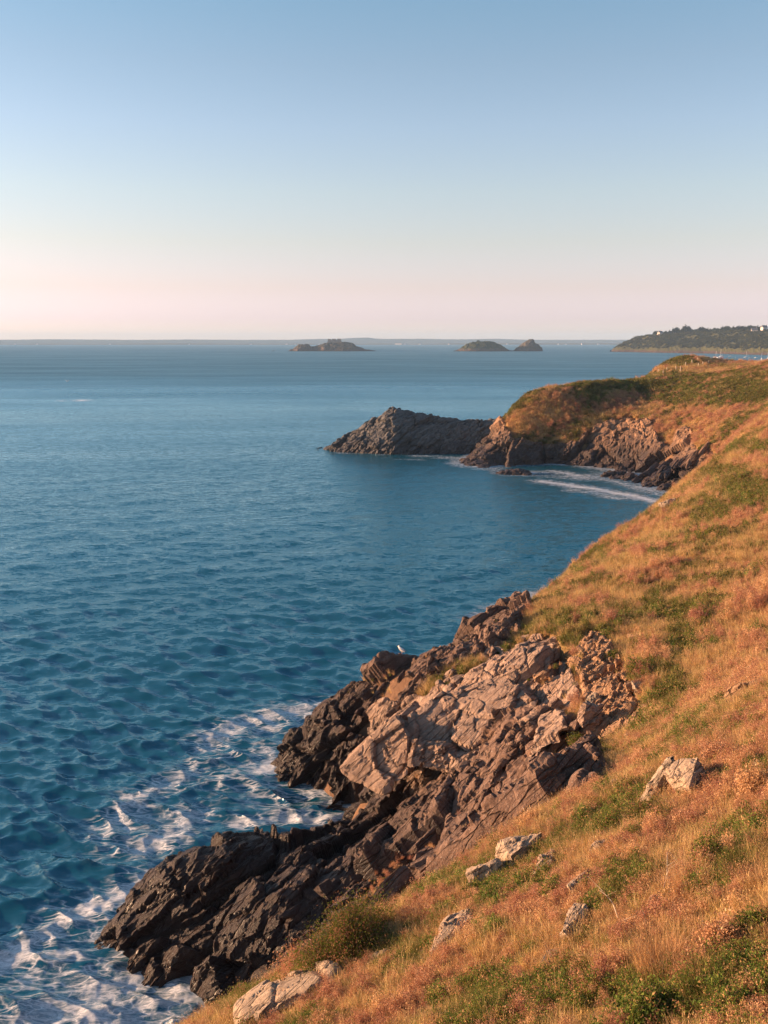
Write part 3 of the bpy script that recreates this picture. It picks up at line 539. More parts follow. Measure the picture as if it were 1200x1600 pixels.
# loose blocks broken from the beds: a few shapes, many places
def block_proto(name, seed, n=14, edge=0.30, amps=((0.9, 0.10), (0.4, 0.07))):
    g = random.Random(seed); pts = []
    for _ in range(n):
        v = Vector((g.uniform(-1, 1), g.uniform(-1, 1), g.uniform(-1, 1))); m = max(abs(c) for c in v); v = v / m * g.uniform(0.75, 1.0); pts.append((v.x * 0.5, v.y * 0.5, v.z * 0.5))
    o = hull_rock(name, pts, None, None, edge, amps, seed * 9, frame=(np.array([1., 0, 0]), np.array([0, 1., 0]), np.array([0, 0, 1.]))); COL.objects.unlink(o); return o.data
BLOCKS = [block_proto('rock_block_shape', 300 + i, 12 + i % 4 * 3) for i in range(10)]
BROT = Matrix((tuple(STRIKE), tuple(DIPV), tuple(BEDN))).transposed().to_euler()
def block_mesh(i, material):
    key = BLOCKS[i].name + material.name
    if key not in bpy.data.meshes: m = BLOCKS[i].copy(); m.name = key; m.materials.clear(); m.materials.append(material)
    return bpy.data.meshes[key]
def strew(parent, key, count, size, material, seed, name='rock_block', sink=0.1, t0=None, zmax=99):
    poly, a, b = ROCKPOLY[key]; g = random.Random(seed); us = [p[0] for p in poly]; vs = [p[1] for p in poly]; n = 0; tries = 0
    while n < count and tries < count * 6:
        tries += 1; u, v = g.uniform(min(us), max(us)), g.uniform(min(vs), max(vs))
        if not inpoly(np.array([u]), np.array([v]), poly)[0]: continue
        x, y, z, t = hit(u, v, t0 or a - 1, b + 2)
        if z < -0.2 or not (a < math.hypot(x, y) < b) or z > zmax: continue
        s = size * g.uniform(0.5, 1.0) ** 1.5 * 1.6
        o = bpy.data.objects.new(name, block_mesh(g.randrange(len(BLOCKS)), material)); COL.objects.link(o); o.parent = parent
        o.location = (x, y, z + g.uniform(-0.1, 0.25) * s - sink)
        e = BROT.copy(); o.rotation_euler = (e.x + g.gauss(0, .18), e.y + g.gauss(0, .18), e.z + g.gauss(0, .22)); o.scale = (s * g.uniform(1.4, 3.2), s * g.uniform(0.9, 1.6), s * g.uniform(0.4, 0.8)); n += 1
strew(ledge, 'ledge', 46, 0.55, M_LEDGE, 1, sink=0.05)
strew(outcrop, 'outcrop', 16, 0.40, M_ROCK, 2, sink=0.05)
strew(prom, 'promontory', 26, 0.5, M_LEDGE, 3, sink=0.05)
strew(cliff, 'cliff', 26, 0.9, M_CLIFF, 4)
strew(gully, 'gully', 34, 0.26, M_EARTHROCK, 5, 'stone', sink=0.0)
# long pale beds of the tilted ledge in the cove
for i in range(16):
    u0 = 1000 + i * 6.5; g = random.Random(i); x, y, z, t = hit(u0 + g.uniform(-6, 6), 752 - i * 2.4 + g.uniform(-10, 6), 150, 215)
    o = bpy.data.objects.new('rock_slab', block_mesh(i % 10, M_CLIFF)); COL.objects.link(o); o.parent = cliff; o.location = (x, y, z + 0.2); o.rotation_euler = (BROT.x + g.gauss(0, .1), BROT.y - .1 + g.gauss(0, .08), BROT.z + g.gauss(0, .1)); o.scale = (g.uniform(6, 9), g.uniform(1.5, 2.4), g.uniform(0.6, 1.2))

# the grey rock ridge standing off the headland
def profile_rock(name, prof, base_v, t, depth, material, nx, ny, disp, seed, back=1.0, k=0, dispz=None, front_pow=0.6):
    """rock mass whose skyline is prof [(px, py)] at distance t; half depth metres to the front foot"""
    us = np.array([p[0] for p in prof], float); vs = np.array([p[1] for p in prof], float)
    U = np.linspace(us[0], us[-1], nx); V = np.interp(U, us, vs)
    d = np.stack([(U - CX) / F, CP - (V - CY) / F * SP, -SP - (V - CY) / F * CP], 1)
    hz = np.maximum(CAMZ + d[:, 2] * t, 0.0)                       # height of the skyline
    sp = np.linspace(-1.15, 1.15, ny); X = np.repeat((U - CX) / F * t, ny).reshape(nx, ny)
    wd = depth * (0.35 + 0.65 * np.clip(hz / hz.max(), 0, 1) ** 0.7)
    Y = t * CP + 0 * X + np.where(sp[None, :] < 0, sp[None, :] * wd[:, None], sp[None, :] * wd[:, None] * back)
    sh = 1 - np.clip(np.abs(sp), 0, 1.15) ** (1 / front_pow)
    Z = hz[:, None] * np.where(sh > 0, sh, 0)[None, :] ** 0.85 + np.minimum(sh, 0)[None, :] * 6 - 0.3
    p = np.stack([X, Y, Z], -1).reshape(-1, 3)
    gx = np.gradient(Z, axis=0) / np.maximum(np.gradient(X, axis=0), 1e-3); gy = np.gradient(Z, axis=1) / np.maximum(np.gradient(Y, axis=1), 1e-3)
    n = np.stack([-gx, -gy, np.ones_like(gx)], -1).reshape(-1, 3); n /= np.linalg.norm(n, axis=1, keepdims=True)
    dd = disp(p); p = p + n * dd[:, None]
    return mesh_obj(name, p, gridfaces(nx, ny), material)
ridge = profile_rock('rock_ridge', [(495, 707.5), (506, 699), (530, 684), (562, 665), (590, 646), (604, 636), (613, 632), (624, 637), (650, 643), (690, 649), (720, 651), (760, 650), (795, 650), (830, 655), (850, 700)], 706, 247, 12, M_RIDGE, 420, 170,
    lambda p: rockdisp(p, 1.6, 200, ((2.4, 0.55), (0.9, 0.34), (0.4, 0.17)), None, (1.6, 0.9, 1.7)) - 0.15, 3, 1.0)
tag(ridge, 'grey bedded rock ridge in shadow, standing in the sea off the headland tip', 'rock ridge')
print('rocks done')

# ------------------------------------------------------------------ plants: shapes
def tuft(n, h, spread, wid, lean, seed, seedhead=0.0, cb=(0.0, 1.0), droop=0.6):
    """grass tussock: bent tapering blades"""
    g = np.random.default_rng(seed); V = []; Fc = []; Cc = []
    for i in range(n):
        a = g.uniform(0, 6.283); r = spread * math.sqrt(g.uniform()); b = np.array([r * math.cos(a), r * math.sin(a), -0.03])
        hh = h * g.uniform(0.5, 1.1); da = a + g.normal(0, 0.8); ln = lean * g.uniform(0.2, 1.2); d = np.array([math.cos(da), math.sin(da), 0]); w = np.array([-d[1], d[0], 0]) * wid * g.uniform(0.6, 1.2); c = g.uniform(*cb)
        o = len(V); ns = 3
        for s in range(ns + 1):
            q = s / ns; p = b + d * ln * hh * (q * q * droop + q * (1 - droop) * 0.5) + np.array([0, 0, hh * (q - 0.28 * ln * q * q)])
            if s < ns: k = 1 - 0.75 * q; V += [p - w * k, p + w * k]; Cc += [c, c]
            else: V.append(p); Cc.append(c)
        Fc += [(o, o + 1, o + 3), (o, o + 3, o + 2), (o + 2, o + 3, o + 5), (o + 2, o + 5, o + 4), (o + 4, o + 5, o + 6)]
        if g.uniform() < seedhead:
            t = V[-1]; o = len(V); s = wid * 1.5; V += [t + np.array([s, 0, -s]), t + np.array([-s, 0, -s]), t + np.array([0, s, s * 3])]; Cc += [0.8] * 3; Fc.append((o, o + 1, o + 2))
    return np.array(V), np.array(Fc), np.array(Cc)
def clump(nt, nl, rad, hgt, leaf, seed, cb=(0.0, 0.85), tip=0.15, upright=0.5):
    """twiggy dome of many small leaves; returns leaves (v, f, c) and twigs (v, f)"""
    g = np.random.default_rng(seed); a = g.uniform(0, 6.283, nt); el = np.arccos(np.clip(g.uniform(0.05, 1, nt) ** 0.8, 0, 1))
    lump = 0.68 + 0.20 * np.sin(a * 3 + seed) + 0.15 * np.sin(a * 5 + 2 * seed) + 0.16 * g.normal(size=nt)
    tipp = np.stack([rad * np.sin(el) * np.cos(a) * lump, rad * np.sin(el) * np.sin(a) * lump, hgt * (0.15 + 0.95 * np.cos(el)) * (0.55 + 0.55 * g.uniform(size=nt) + 0.2 * np.sin(4 * a + seed))], 1)
    base = tipp * np.array([0.25, 0.25, 0.0]); q = g.uniform(0.35, 1.0, (nt, nl)); jit = g.normal(0, 0.11 * rad, (nt, nl, 3)) * np.array([1, 1, 0.8])
    c = base[:, None] + (tipp - base)[:, None] * q[..., None] + jit * (0.4 + 0.6 * q[..., None]); c = c.reshape(-1, 3); c[:, 2] = np.maximum(c[:, 2], 0.0)
    n = len(c); d1 = g.normal(size=(n, 3)) + np.repeat(tipp - base, nl, 0) / rad * upright; d1 /= np.linalg.norm(d1, axis=1, keepdims=True)
    d2 = np.cross(d1, g.normal(size=(n, 3))); d2 /= np.linalg.norm(d2, axis=1, keepdims=True) + 1e-9; s = leaf * g.uniform(0.5, 1.3, n)[:, None]
    V = np.stack([c - d2 * s * 0.35, c + d2 * s * 0.35, c + d1 * s * 1.3], 1).reshape(-1, 3); Fc = np.arange(3 * n).reshape(n, 3)
    tw = np.repeat(g.uniform(cb[0], cb[1], nt), nl) * 0.5 + g.uniform(cb[0], cb[1], n) * 0.5; tw = np.where((g.uniform(size=n) < tip) | np.repeat(g.uniform(size=nt) < tip, nl), 1.0, tw)
    mb = MB()
    for i in range(0, nt, 3): mb.tube([base[i] * 0.5, (base[i] + tipp[i]) * 0.5 + np.array([0, 0, 0.05 * hgt]), tipp[i]], [0.012 * rad + 0.003, 0.008 * rad + 0.002, 0.002], 3)
    return V, Fc, np.repeat(tw, 3), mb
# prototypes for the scattered cover
PC = bpy.data.collections.new('plant_shapes'); PROTO = []
def proto(name, v, f, c, m): mesh_obj('%02d_%s' % (len(PROTO), name), v, f, m, None, False, {'c': c}, PC); PROTO.append(name)
for i in range(3): proto('straw', *tuft(46, 0.42, 0.10, 0.0045, 0.9, 10 + i, 0.12), M_STRAW)
for i in range(3): proto('heath', *clump(50, 34, 0.26, 0.24, 0.016, 20 + i, tip=0.10)[:3], M_HEATH)
for i in range(3): proto('gorse', *clump(44, 22, 0.26, 0.24, 0.024, 30 + i, tip=0.10)[:3], M_GORSE)
for i in range(2): proto('grass', *tuft(46, 0.40, 0.12, 0.005, 0.8, 40 + i, 0.2, (0.0, 0.95)), M_GRASS)
for i in range(2): proto('scrub', *clump(40, 14, 0.30, 0.22, 0.05, 50 + i, tip=0.2)[:3], M_SCRUB)
for i in range(2): proto('stalk', *tuft(9, 0.55, 0.06, 0.004, 0.5, 60 + i, 1.0, (0.5, 1.0)), M_STRAW)
for i in range(2): proto('darkbush', *clump(40, 12, 0.30, 0.26, 0.06, 70 + i, tip=0.08)[:3], M_DARKBUSH)
KINDS = {k: [i for i, n in enumerate(PROTO) if n == k] for k in set(PROTO)}
def scatter(name, x, y, z, rot, scl, pid, label, cat):
    v = np.stack([x, y, z], 1); o = mesh_obj(name, v, np.zeros((0, 3), np.int32), None)
    me = o.data; a = me.attributes.new('rot', 'FLOAT_VECTOR', 'POINT'); a.data.foreach_set('vector', rot.astype(np.float32).ravel())
    a = me.attributes.new('scl', 'FLOAT_VECTOR', 'POINT'); a.data.foreach_set('vector', scl.astype(np.float32).ravel()); a = me.attributes.new('pid', 'INT', 'POINT'); a.data.foreach_set('value', pid.astype(np.int32))
    ng = bpy.data.node_groups.new(name + '_scatter', 'GeometryNodeTree'); ng.interface.new_socket('Geometry', in_out='INPUT', socket_type='NodeSocketGeometry'); ng.interface.new_socket('Geometry', in_out='OUTPUT', socket_type='NodeSocketGeometry')
    gi = ng.nodes.new('NodeGroupInput'); go = ng.nodes.new('NodeGroupOutput'); ip = ng.nodes.new('GeometryNodeInstanceOnPoints'); ci = ng.nodes.new('GeometryNodeCollectionInfo')
    ci.inputs['Collection'].default_value = PC; ci.inputs['Separate Children'].default_value = True; ci.inputs['Reset Children'].default_value = True
    def na(n, t): q = ng.nodes.new('GeometryNodeInputNamedAttribute'); q.data_type = t; q.inputs['Name'].default_value = n; return q.outputs['Attribute']
    e2r = ng.nodes.new('FunctionNodeEulerToRotation'); ng.links.new(na('rot', 'FLOAT_VECTOR'), e2r.inputs[0])
    ng.links.new(gi.outputs[0], ip.inputs['Points']); ng.links.new(ci.outputs[0], ip.inputs['Instance']); ip.inputs['Pick Instance'].default_value = True
    ng.links.new(na('pid', 'INT'), ip.inputs['Instance Index']); ng.links.new(e2r.outputs[0], ip.inputs['Rotation']); ng.links.new(na('scl', 'FLOAT_VECTOR'), ip.inputs['Scale']); ng.links.new(ip.outputs[0], go.inputs[0])
    md = o.modifiers.new('scatter', 'NODES'); md.node_group = ng; tag(o, label, cat, kind='stuff'); return o
def euler_up(n, yaw):
    """euler XYZ turning +Z to n after a turn of yaw about Z"""
    tx = np.arctan2(-n[:, 1], np.hypot(n[:, 0], n[:, 2])); ty = np.arctan2(n[:, 0], n[:, 2])
    # R = Ry(ty) Rx(tx) Rz(yaw)
    cx, sx, cy, sy, cz, sz = np.cos(tx), np.sin(tx), np.cos(ty), np.sin(ty), np.cos(yaw), np.sin(yaw)
    m00 = cy * cz + sy * sx * sz; m10 = cx * sz; m20 = -sy * cz + cy * sx * sz; m21 = sy * sz + cy * sx * cz; m22 = cy * cx
    return np.stack([np.arctan2(m21, m22), np.arcsin(np.clip(-m20, -1, 1)), np.arctan2(m10, m00)], 1)
def cover(name, n, th, rr, scale, weights, label, seed, rockp=0.03, lean=0.25, zmin=2.2, hz=1.0, big=0.4):
    g = np.random.default_rng(seed); t = np.radians(g.uniform(th[0], th[1], n)); r = np.sqrt(g.uniform(rr[0] ** 2, rr[1] ** 2, n))
    x, y = r * np.sin(t), r * np.cos(t); z = H(x, y); nn = Hn(x, y); vis = (nn * np.stack([-x, -y, CAMZ - z], 1)).sum(1) / np.sqrt(x * x + y * y + (CAMZ - z) ** 2) > -0.12
    k = (z > zmin + 1.2 * g.uniform(size=n)) & vis; u, v = proj(x, y, z); k &= (u > -120) & (u < 1330) & (v < 1740); x, y, z, nn, r = x[k], y[k], z[k], nn[k], r[k]
    rk = rockmask(x, y, z); k = (rk < 0.42) | (g.uniform(size=len(x)) < rockp); k &= ~((rk > 0.5) & (z < 5)); x, y, z, nn, r, rk = x[k], y[k], z[k], nn[k], r[k], rk[k]
    gm, gn = greenmask(x, y, z); he = mscale(x, y, r, ((1.1, 20, 1), (2.6, 60, 1), (6.0, 220, 1)), 91, 3); bare = mscale(x, y, r, ((0.8, 20, 1), (2.0, 60, 1), (5.0, 220, 1)), 97, 3)
    W = np.zeros((len(x), 6)); nm = ['straw', 'heath', 'gorse', 'grass', 'scrub', 'stalk']
    ph = sstep(-0.12, 0.22, he)
    W[:, 0] = weights[0] * (1 - gm) * (1.15 - ph); W[:, 1] = weights[1] * (1 - gm) * (0.15 + ph); W[:, 2] = weights[2] * gm * (0.2 + ph); W[:, 3] = weights[3] * (gm + 0.12) * (1.2 - ph); W[:, 4] = weights[4] * gm; W[:, 5] = weights[5]
    W /= W.sum(1, keepdims=True); q = (W.cumsum(1) < g.uniform(size=len(x))[:, None]).sum(1).clip(0, 5)
    k = (bare < 0.27) | (g.uniform(size=len(x)) < 0.35); x, y, z, nn, r, q, rk = x[k], y[k], z[k], nn[k], r[k], q[k], rk[k]
    pid = np.zeros(len(x), int)
    for i, a in enumerate(nm): m = q == i; pid[m] = g.choice(KINDS[a], m.sum())
    up = nn * 0.55 + np.array([0, 0, 0.6]); dn = nn * np.array([1, 1, 0]); up = up + dn * lean + np.array([0.10, 0.02, 0]) + g.normal(0, 0.10, up.shape); up /= np.linalg.norm(up, axis=1, keepdims=True)
    s = scale * (0.6 + 0.8 * g.uniform(size=len(x)) ** 1.6) * np.where(rk > 0.4, 0.6, 1) * np.interp(r, [rr[0], rr[1]], [0.85, 1.2]) * np.where((q == 1) | (q == 2), 1.0 + big * (g.uniform(size=len(x)) < 0.22), 1.0); sc = np.stack([s, s, s * hz * g.uniform(0.75, 1.2, len(x))], 1)
    print(name, len(x)); return scatter(name, x, y, z - 0.03, euler_up(up, g.uniform(0, 6.283, len(x))), sc, pid, label, 'vegetation')
cover('near_turf', 80000, (-26, 28), (7, 37), 0.80, (0.60, 0.60, 2.0, 0.8, 0.0, 0.05), 'dry grass and heath covering the near slope', 1)
cover('slope_turf', 190000, (-4, 29), (33, 152), 1.25, (0.85, 0.18, 0.6, 0.8, 0.6, 0.0), 'long dry grass covering the slope above the cove', 2, lean=0.35, hz=1.3, big=0.6)
cover('headland_turf', 90000, (3, 29), (150, 300), 2.9, (0.6, 0.45, 0.8, 0.3, 1.3, 0.0), 'scrub and dry grass covering the far headland', 3, rockp=0.02, zmin=3.5, hz=0.75)
print('cover done')

# ------------------------------------------------------------------ single boulders and outcrops on the near slope
def boulder(name, label, u, v, dims, material, seed, rz=None, tilt=(0, 0), sink=0.3, t0=8, cat='boulder', n=15, parent=None, group=None):
    x, y, z, t = hit(u, v, t0); g = random.Random(seed); pts = []
    for _ in range(n):
        w = Vector((g.gauss(0, 1), g.gauss(0, 1), g.gauss(0, 1))).normalized(); m = max(abs(c) for c in w) ** 0.85; w = w / m * g.uniform(0.85, 1.0); pts.append((w.x * dims[0] / 2, w.y * dims[1] / 2, w.z * dims[2] / 2))
    md = max(dims); o = hull_rock(name, pts, material, parent, max(0.05, md / 16), ((0.5, 0.09), (0.2, 0.05), (0.09, 0.02)), seed * 5, max(0.5, md * 0.6), (np.array([1., 0, 0]), np.array([0, 0, 1.]), np.array([0, 1., 0])))
    o.location = (x, y, z + dims[2] * (0.32 - sink)); az = 0.75 if rz is None else rz
    nn = Vector(Hn(np.array([x]), np.array([y]))[0]); nn = (nn * 0.65 + Vector((-0.1, 0, 0.35))).normalized(); a0 = Vector((math.cos(az), math.sin(az), 0)); a0 = (a0 - nn * a0.dot(nn)).normalized()
    if dims[2] < dims[0] * 1.05: o.rotation_euler = (Matrix((a0, nn.cross(a0), nn)).transposed() @ Euler((tilt[0] * .3, tilt[1] * .3, 0)).to_matrix()).to_euler()
    else: o.rotation_euler = (tilt[0], tilt[1], az)
    if label: tag(o, label, cat, group)
    return o
boulder('boulder', 'rounded pale lichen-spotted boulder, the largest on the near slope', 1072, 1240, (1.2, 1.0, 1.3), M_BOULDER, 1, 0.3, (0.1, 0.15), 0.12)
boulder('leaning_slab', 'upright slab with orange lichen leaning just left of the rounded boulder', 1030, 1246, (0.85, 0.5, 2.0), M_LICHEN, 2, 0.5, (0.0, 0.35), 0.12, cat='rock slab')
boulder('boulder', 'pale twin rock with a rounded crown, right one of the pair mid-slope', 808, 1346, (1.5, 1.0, 1.0), M_BOULDER, 3, None, (0, -.25), 0.2)
boulder('boulder', 'pale pointed rock, left one of the pair mid-slope', 764, 1374, (1.3, 0.85, 0.85), M_BOULDER, 4, None, (0, -.3), 0.2)
boulder('boulder', 'white-topped rock below the green bushes near the leaning slab', 938, 1330, (0.5, 0.4, 0.5), M_BOULDER, 6, None, (0, -.2), 0.2)
boulder('boulder', 'small pale stone right beside the white-topped rock', 962, 1322, (0.38, 0.3, 0.3), M_BOULDER, 7, None, (0, -.2), 0.2)
boulder('boulder', 'small grey half-buried stone below the tall narrow rock', 862, 1500, (0.42, 0.35, 0.3), M_RIDGE, 11, None, (0, 0), 0.25)
boulder('boulder', 'brown block perched at the head of the dark slabs in the gully', 918, 1140, (1.3, 1.0, 1.7), M_ROCK, 19, 0.4, (0, .1), 0.1, 33)
boulder('boulder', 'small pale block among green tufts above the perched brown block', 868, 1108, (0.8, 0.6, 0.7), M_ROCK, 20, 0.2, (0, 0), 0.1, 36)
boulder('boulder', 'grey block on the silhouette of the grassy slope', 888, 896, (1.4, 1.0, 0.9), M_RIDGE, 21, 0.2, (0, 0), 0.2, 40)
boulder('boulder', 'orange-lichened block where the slope meets the cove', 1042, 796, (2.2, 1.5, 1.4), M_LICHEN, 22, 0.2, (0, 0), 0.2, 60)
for j, (u, v, s, k) in enumerate(((930, 1100, .7, 1), (975, 1060, .5, 0), (990, 1000, .5, 0), (1000, 1075, .6, 1), (1008, 1110, .45, 0), (1000, 1130, .4, 1), (960, 1150, .6, 0), (935, 1035, .8, 0), (905, 1040, .9, 0), (1050, 1125, .35, 1), (985, 1160, .5, 0), (800, 1040, .7, 0), (845, 1060, .6, 0))):
    boulder('stone', None, u, v, (s * 1.4, s, s * 1.1), M_LICHEN if k else M_EARTHROCK, 40 + j, 0.5 + j, (0.1 * j % .4, 0), 0.2, 33, parent=gully)

def rib(name, label, a, b, wid, hgt, material, seed, cat='rock rib', t0=8, lift=0.15):
    wid *= 1.35; hgt *= 0.75
    p = Vector(hit(*a, t0)[:3]); q = Vector(hit(*b, t0)[:3]); ax = (q - p); L = ax.length * 1.12; ax.normalize(); mid = (p + q) / 2; nn = Vector(Hn(np.array([mid.x]), np.array([mid.y]))[0]); y = nn.cross(ax).normalized(); zz = ax.cross(y)
    g = random.Random(seed); pts = []
    for i in range(26):
        u = g.uniform(-1, 1); th = g.uniform(0, 6.283); k = (1 - abs(u) ** 3) ** 0.5 * (0.65 + 0.35 * g.random()); pts.append((u * L / 2, math.cos(th) * wid / 2 * k, math.sin(th) * hgt / 2 * k))
    o = hull_rock(name, pts, material, None, max(0.05, L / 40), ((0.8, 0.10), (0.35, 0.07), (0.14, 0.03)), seed * 5, max(0.4, wid * 1.2), (np.array([1., 0, 0]), np.array([0, 0, 1.]), np.array([0, 1., 0])))
    m = Matrix((ax, y, zz)).transposed().to_4x4(); m.translation = mid + zz * hgt * lift; o.matrix_world = m; tag(o, label, cat); return o
rib('rock_rib', 'long pale rock sticking out low on the left of the slope', (690, 1492), (738, 1436), 0.62, 0.72, M_BOULDER, 10)
rib('rock_rib', 'thin line of rock climbing from the long low rock to the pale pair', (742, 1436), (836, 1366), 0.22, 0.34, M_BOULDER, 31)
rib('rock_rib', 'narrow pale rock just right of the pale pair', (838, 1374), (868, 1338), 0.42, 0.62, M_BOULDER, 5)
rib('rock_rib', 'thin pale blade of rock beneath the white-topped rock', (892, 1402), (926, 1368), 0.28, 0.5, M_BOULDER, 8)
rib('rock_rib', 'tall narrow pale rock in the middle of the near slope', (884, 1480), (918, 1424), 0.36, 0.66, M_BOULDER, 9)
rib('rock_rib', 'thin reddish rock rib among heath at right', (1012, 1434), (1042, 1400), 0.2, 0.42, M_EARTHROCK, 12)
rib('rock_rib', 'short reddish rock rib just above the golden tussock', (1048, 1388), (1064, 1366), 0.18, 0.36, M_EARTHROCK, 13)
rib('rock_shelf', 'large flat pale shelf of rock along the bottom left edge of the slope', (372, 1612), (520, 1532), 2.0, 0.8, M_BOULDER, 14, 'rock shelf', lift=0.34)
rib('rock_shelf', 'low flat rock shelf under the gorse bush', (535, 1530), (604, 1492), 0.6, 0.4, M_BOULDER, 15, 'rock shelf')
rib('rock_rib', 'pale low slab on the crest left of the leaning slab', (912, 1256), (984, 1218), 0.5, 0.5, M_BOULDER, 16)
rib('rock_shelf', 'long rounded rock band at the right edge of the picture', (1120, 1112), (1206, 1066), 0.9, 0.9, M_EARTHROCK, 17, 'rock shelf')
rib('rock_shelf', 'low dark rock band left of the rounded band at right', (1062, 1160), (1112, 1118), 0.5, 0.5, M_ROCK, 18, 'rock shelf')

# ------------------------------------------------------------------ shrubs and tussocks that stand out
def shrub(name, label, u, v, rad, hgt, m, seed, nt=260, nl=26, leaf=0.036, sxy=(1, 1), tip=0.1, t0=8, cat='shrub', group=None):
    x, y, z, t = hit(u, v, t0); r = empty(name, (x, y, z - 0.05), random.Random(seed).uniform(0, 6)); V, Fc, c, mb = clump(nt, nl, rad, hgt, leaf, seed, tip=tip)
    V = V * np.array([sxy[0], sxy[1], 1]); mesh_obj('foliage', V, Fc, m, r, False, {'c': c}); mb.build('stems', M_TWIG, r); tag(r, label, cat, group); r.rotation_euler = (0, 0, math.atan2(STRIKE[1], STRIKE[0])); return r
def tussock(name, label, u, v, n, h, seed, m=M_STRAW, lean=0.8, t0=8, cat='tussock', group=None, spread=0.35):
    x, y, z, t = hit(u, v, t0); V, Fc, c = tuft(n, h, spread, 0.004, lean, seed, 0.4); o = mesh_obj(name, V, Fc, m, None, False, {'c': c}); o.location = (x, y, z); o.rotation_euler = (0, -0.15, 0); tag(o, label, cat, group); return o
shrub('gorse_bush', 'large green gorse bush with dry orange edge on the crest above the dark ledge', 550, 1500, 1.35, 1.25, M_GORSE, 1, 900, 60, 0.034, (1.2, 0.8), 0.16)
shrub('heath_bush', 'dry orange heath bush hugging the left side of the large gorse bush', 470, 1520, 0.75, 0.7, M_HEATH, 2, 300, 34, sxy=(1.2, 0.8))
shrub('gorse_bush', 'dark green gorse bush left of the leaning slab', 955, 1300, 0.62, 0.55, M_GORSE, 3, sxy=(1.4, 0.8))
shrub('gorse_bush', 'green gorse bush just below the leaning slab and boulder', 1005, 1282, 0.55, 0.45, M_GORSE, 4, sxy=(1.4, 0.8))
shrub('gorse_bush', 'green gorse bush right of the thin reddish rib', 1110, 1350, 0.5, 0.5, M_GORSE, 5)
shrub('heath_bush', 'tall orange-brown heath bush at the right edge below the rock band', 1180, 1240, 0.65, 0.6, M_HEATH, 6, 300)
shrub('heath_bush', 'orange-brown heath bush behind the rounded boulder', 1120, 1190, 0.5, 0.5, M_HEATH, 7)
shrub('gorse_bush', 'green gorse bush in the bottom right corner', 1150, 1590, 0.42, 0.36, M_GORSE, 8, 200, 24)
shrub('gorse_bush', 'wide green gorse bush at the bottom right of the slope', 1010, 1592, 0.55, 0.42, M_GORSE, 9, 300, 26, sxy=(1.4, 0.9))
shrub('gorse_bush', 'low green gorse bush between the pale pair and the long low rock', 770, 1408, 0.42, 0.32, M_GORSE, 10, 160, 24)
shrub('gorse_bush', 'low green gorse bush right of the pale pair', 868, 1402, 0.42, 0.34, M_GORSE, 11, 160, 24)
shrub('gorse_bush', 'small dark gorse bush touching the long low pale rock', 772, 1462, 0.34, 0.34, M_GORSE, 12, 140, 24)
shrub('heath_bush', 'round heath bush right of the golden tussock', 1130, 1480, 0.5, 0.42, M_HEATH, 13, 220)
shrub('gorse_bush', 'bright green gorse bush at the right edge of the slope', 1175, 1455, 0.34, 0.32, M_GORSE, 14, 160, 24)
shrub('heath_bush', 'bushy heath on the crest left of the pale low rock', 830, 1290, 0.42, 0.5, M_HEATH, 15, 160, 22)
shrub('heath_bush', 'spiky heath bush on the crest above the pale pair', 775, 1312, 0.4, 0.6, M_HEATH, 16, 140, 22)
shrub('gorse_bush', 'small green bush at the foot of the perched brown block', 905, 1165, 0.7, 0.5, M_GORSE, 17, 140, 22, 0.05, t0=33)
shrub('gorse_bush', 'bright green bush on the grassy slope above the gully', 1028, 950, 0.9, 0.6, M_GORSE, 18, 160, 22, 0.06, t0=38)
shrub('gorse_bush', 'green bush right of the rusty gully scar', 1020, 1100, 0.7, 0.6, M_GORSE, 19, 160, 22, 0.05, t0=33)
shrub('gorse_bush', 'green bush high in the gully beside brown rock', 960, 1030, 0.5, 0.5, M_GORSE, 20, 120, 20, 0.05, t0=36)
shrub('gorse_bush', 'dark green bush low on the grassy slope right of the gully', 1055, 1010, 0.7, 0.6, M_GORSE, 21, 140, 22, 0.05, t0=36)
tussock('grass_tussock', 'large golden tussock of long dry grass low on the slope', 1035, 1520, 620, 0.75, 1)
tussock('grass_tussock', 'golden tussock of dry grass below the bushes at right', 1085, 1392, 420, 0.62, 2)
tussock('grass_tussock', 'pale dry tussock just below the rounded boulder', 1055, 1275, 420, 0.55, 3)
tussock('grass_tussock', 'golden tussock on the crest between the heath bushes', 872, 1310, 360, 0.6, 4)
tussock('grass_tussock', 'green tussock of long grass right of the golden tussocks', 1160, 1370, 340, 0.7, 5, M_GRASS)
tussock('grass_tussock', 'green tussock of long grass in the bottom right of the slope', 1110, 1560, 300, 0.55, 6, M_GRASS)
tussock('grass_tussock', 'green tussock of long grass near the bottom edge', 770, 1590, 300, 0.5, 7, M_GRASS)

# dry twigs fallen in the bare patch
def twig(label, u, v, ln, az, seed):
    x, y, z, t = hit(u, v); g = random.Random(seed); pts = []; p = Vector((0, 0, 0.05)); d = Vector((math.cos(az), math.sin(az), 0.35)).normalized()
    for i in range(6): pts.append(p.copy()); d = (d + Vector((g.gauss(0, .25), g.gauss(0, .25), g.gauss(0, .15)))).normalized(); p += d * ln / 5
    mb = MB().tube(pts, [0.012 - 0.0016 * i for i in range(6)], 5)
    for i in (2, 3): mb.tube([pts[i], pts[i] + Vector((g.gauss(0, .15), g.gauss(0, .15), 0.14)), pts[i] + Vector((g.gauss(0, .22), g.gauss(0, .22), 0.25))], [0.007, 0.005, 0.002], 4)
    o = mb.build('twig', M_WOOD); o.location = (x, y, z + 0.08); tag(o, label, 'twig')
twig('bleached forked twig standing up between the two golden tussocks', 1036, 1400, 0.8, 1.2, 1)
twig('bleached twig lying on the bare earth right of the tall narrow rock', 965, 1445, 0.6, 2.4, 2)
twig('bleached twig lying below the tall narrow rock on red earth', 985, 1470, 0.5, 0.6, 3)

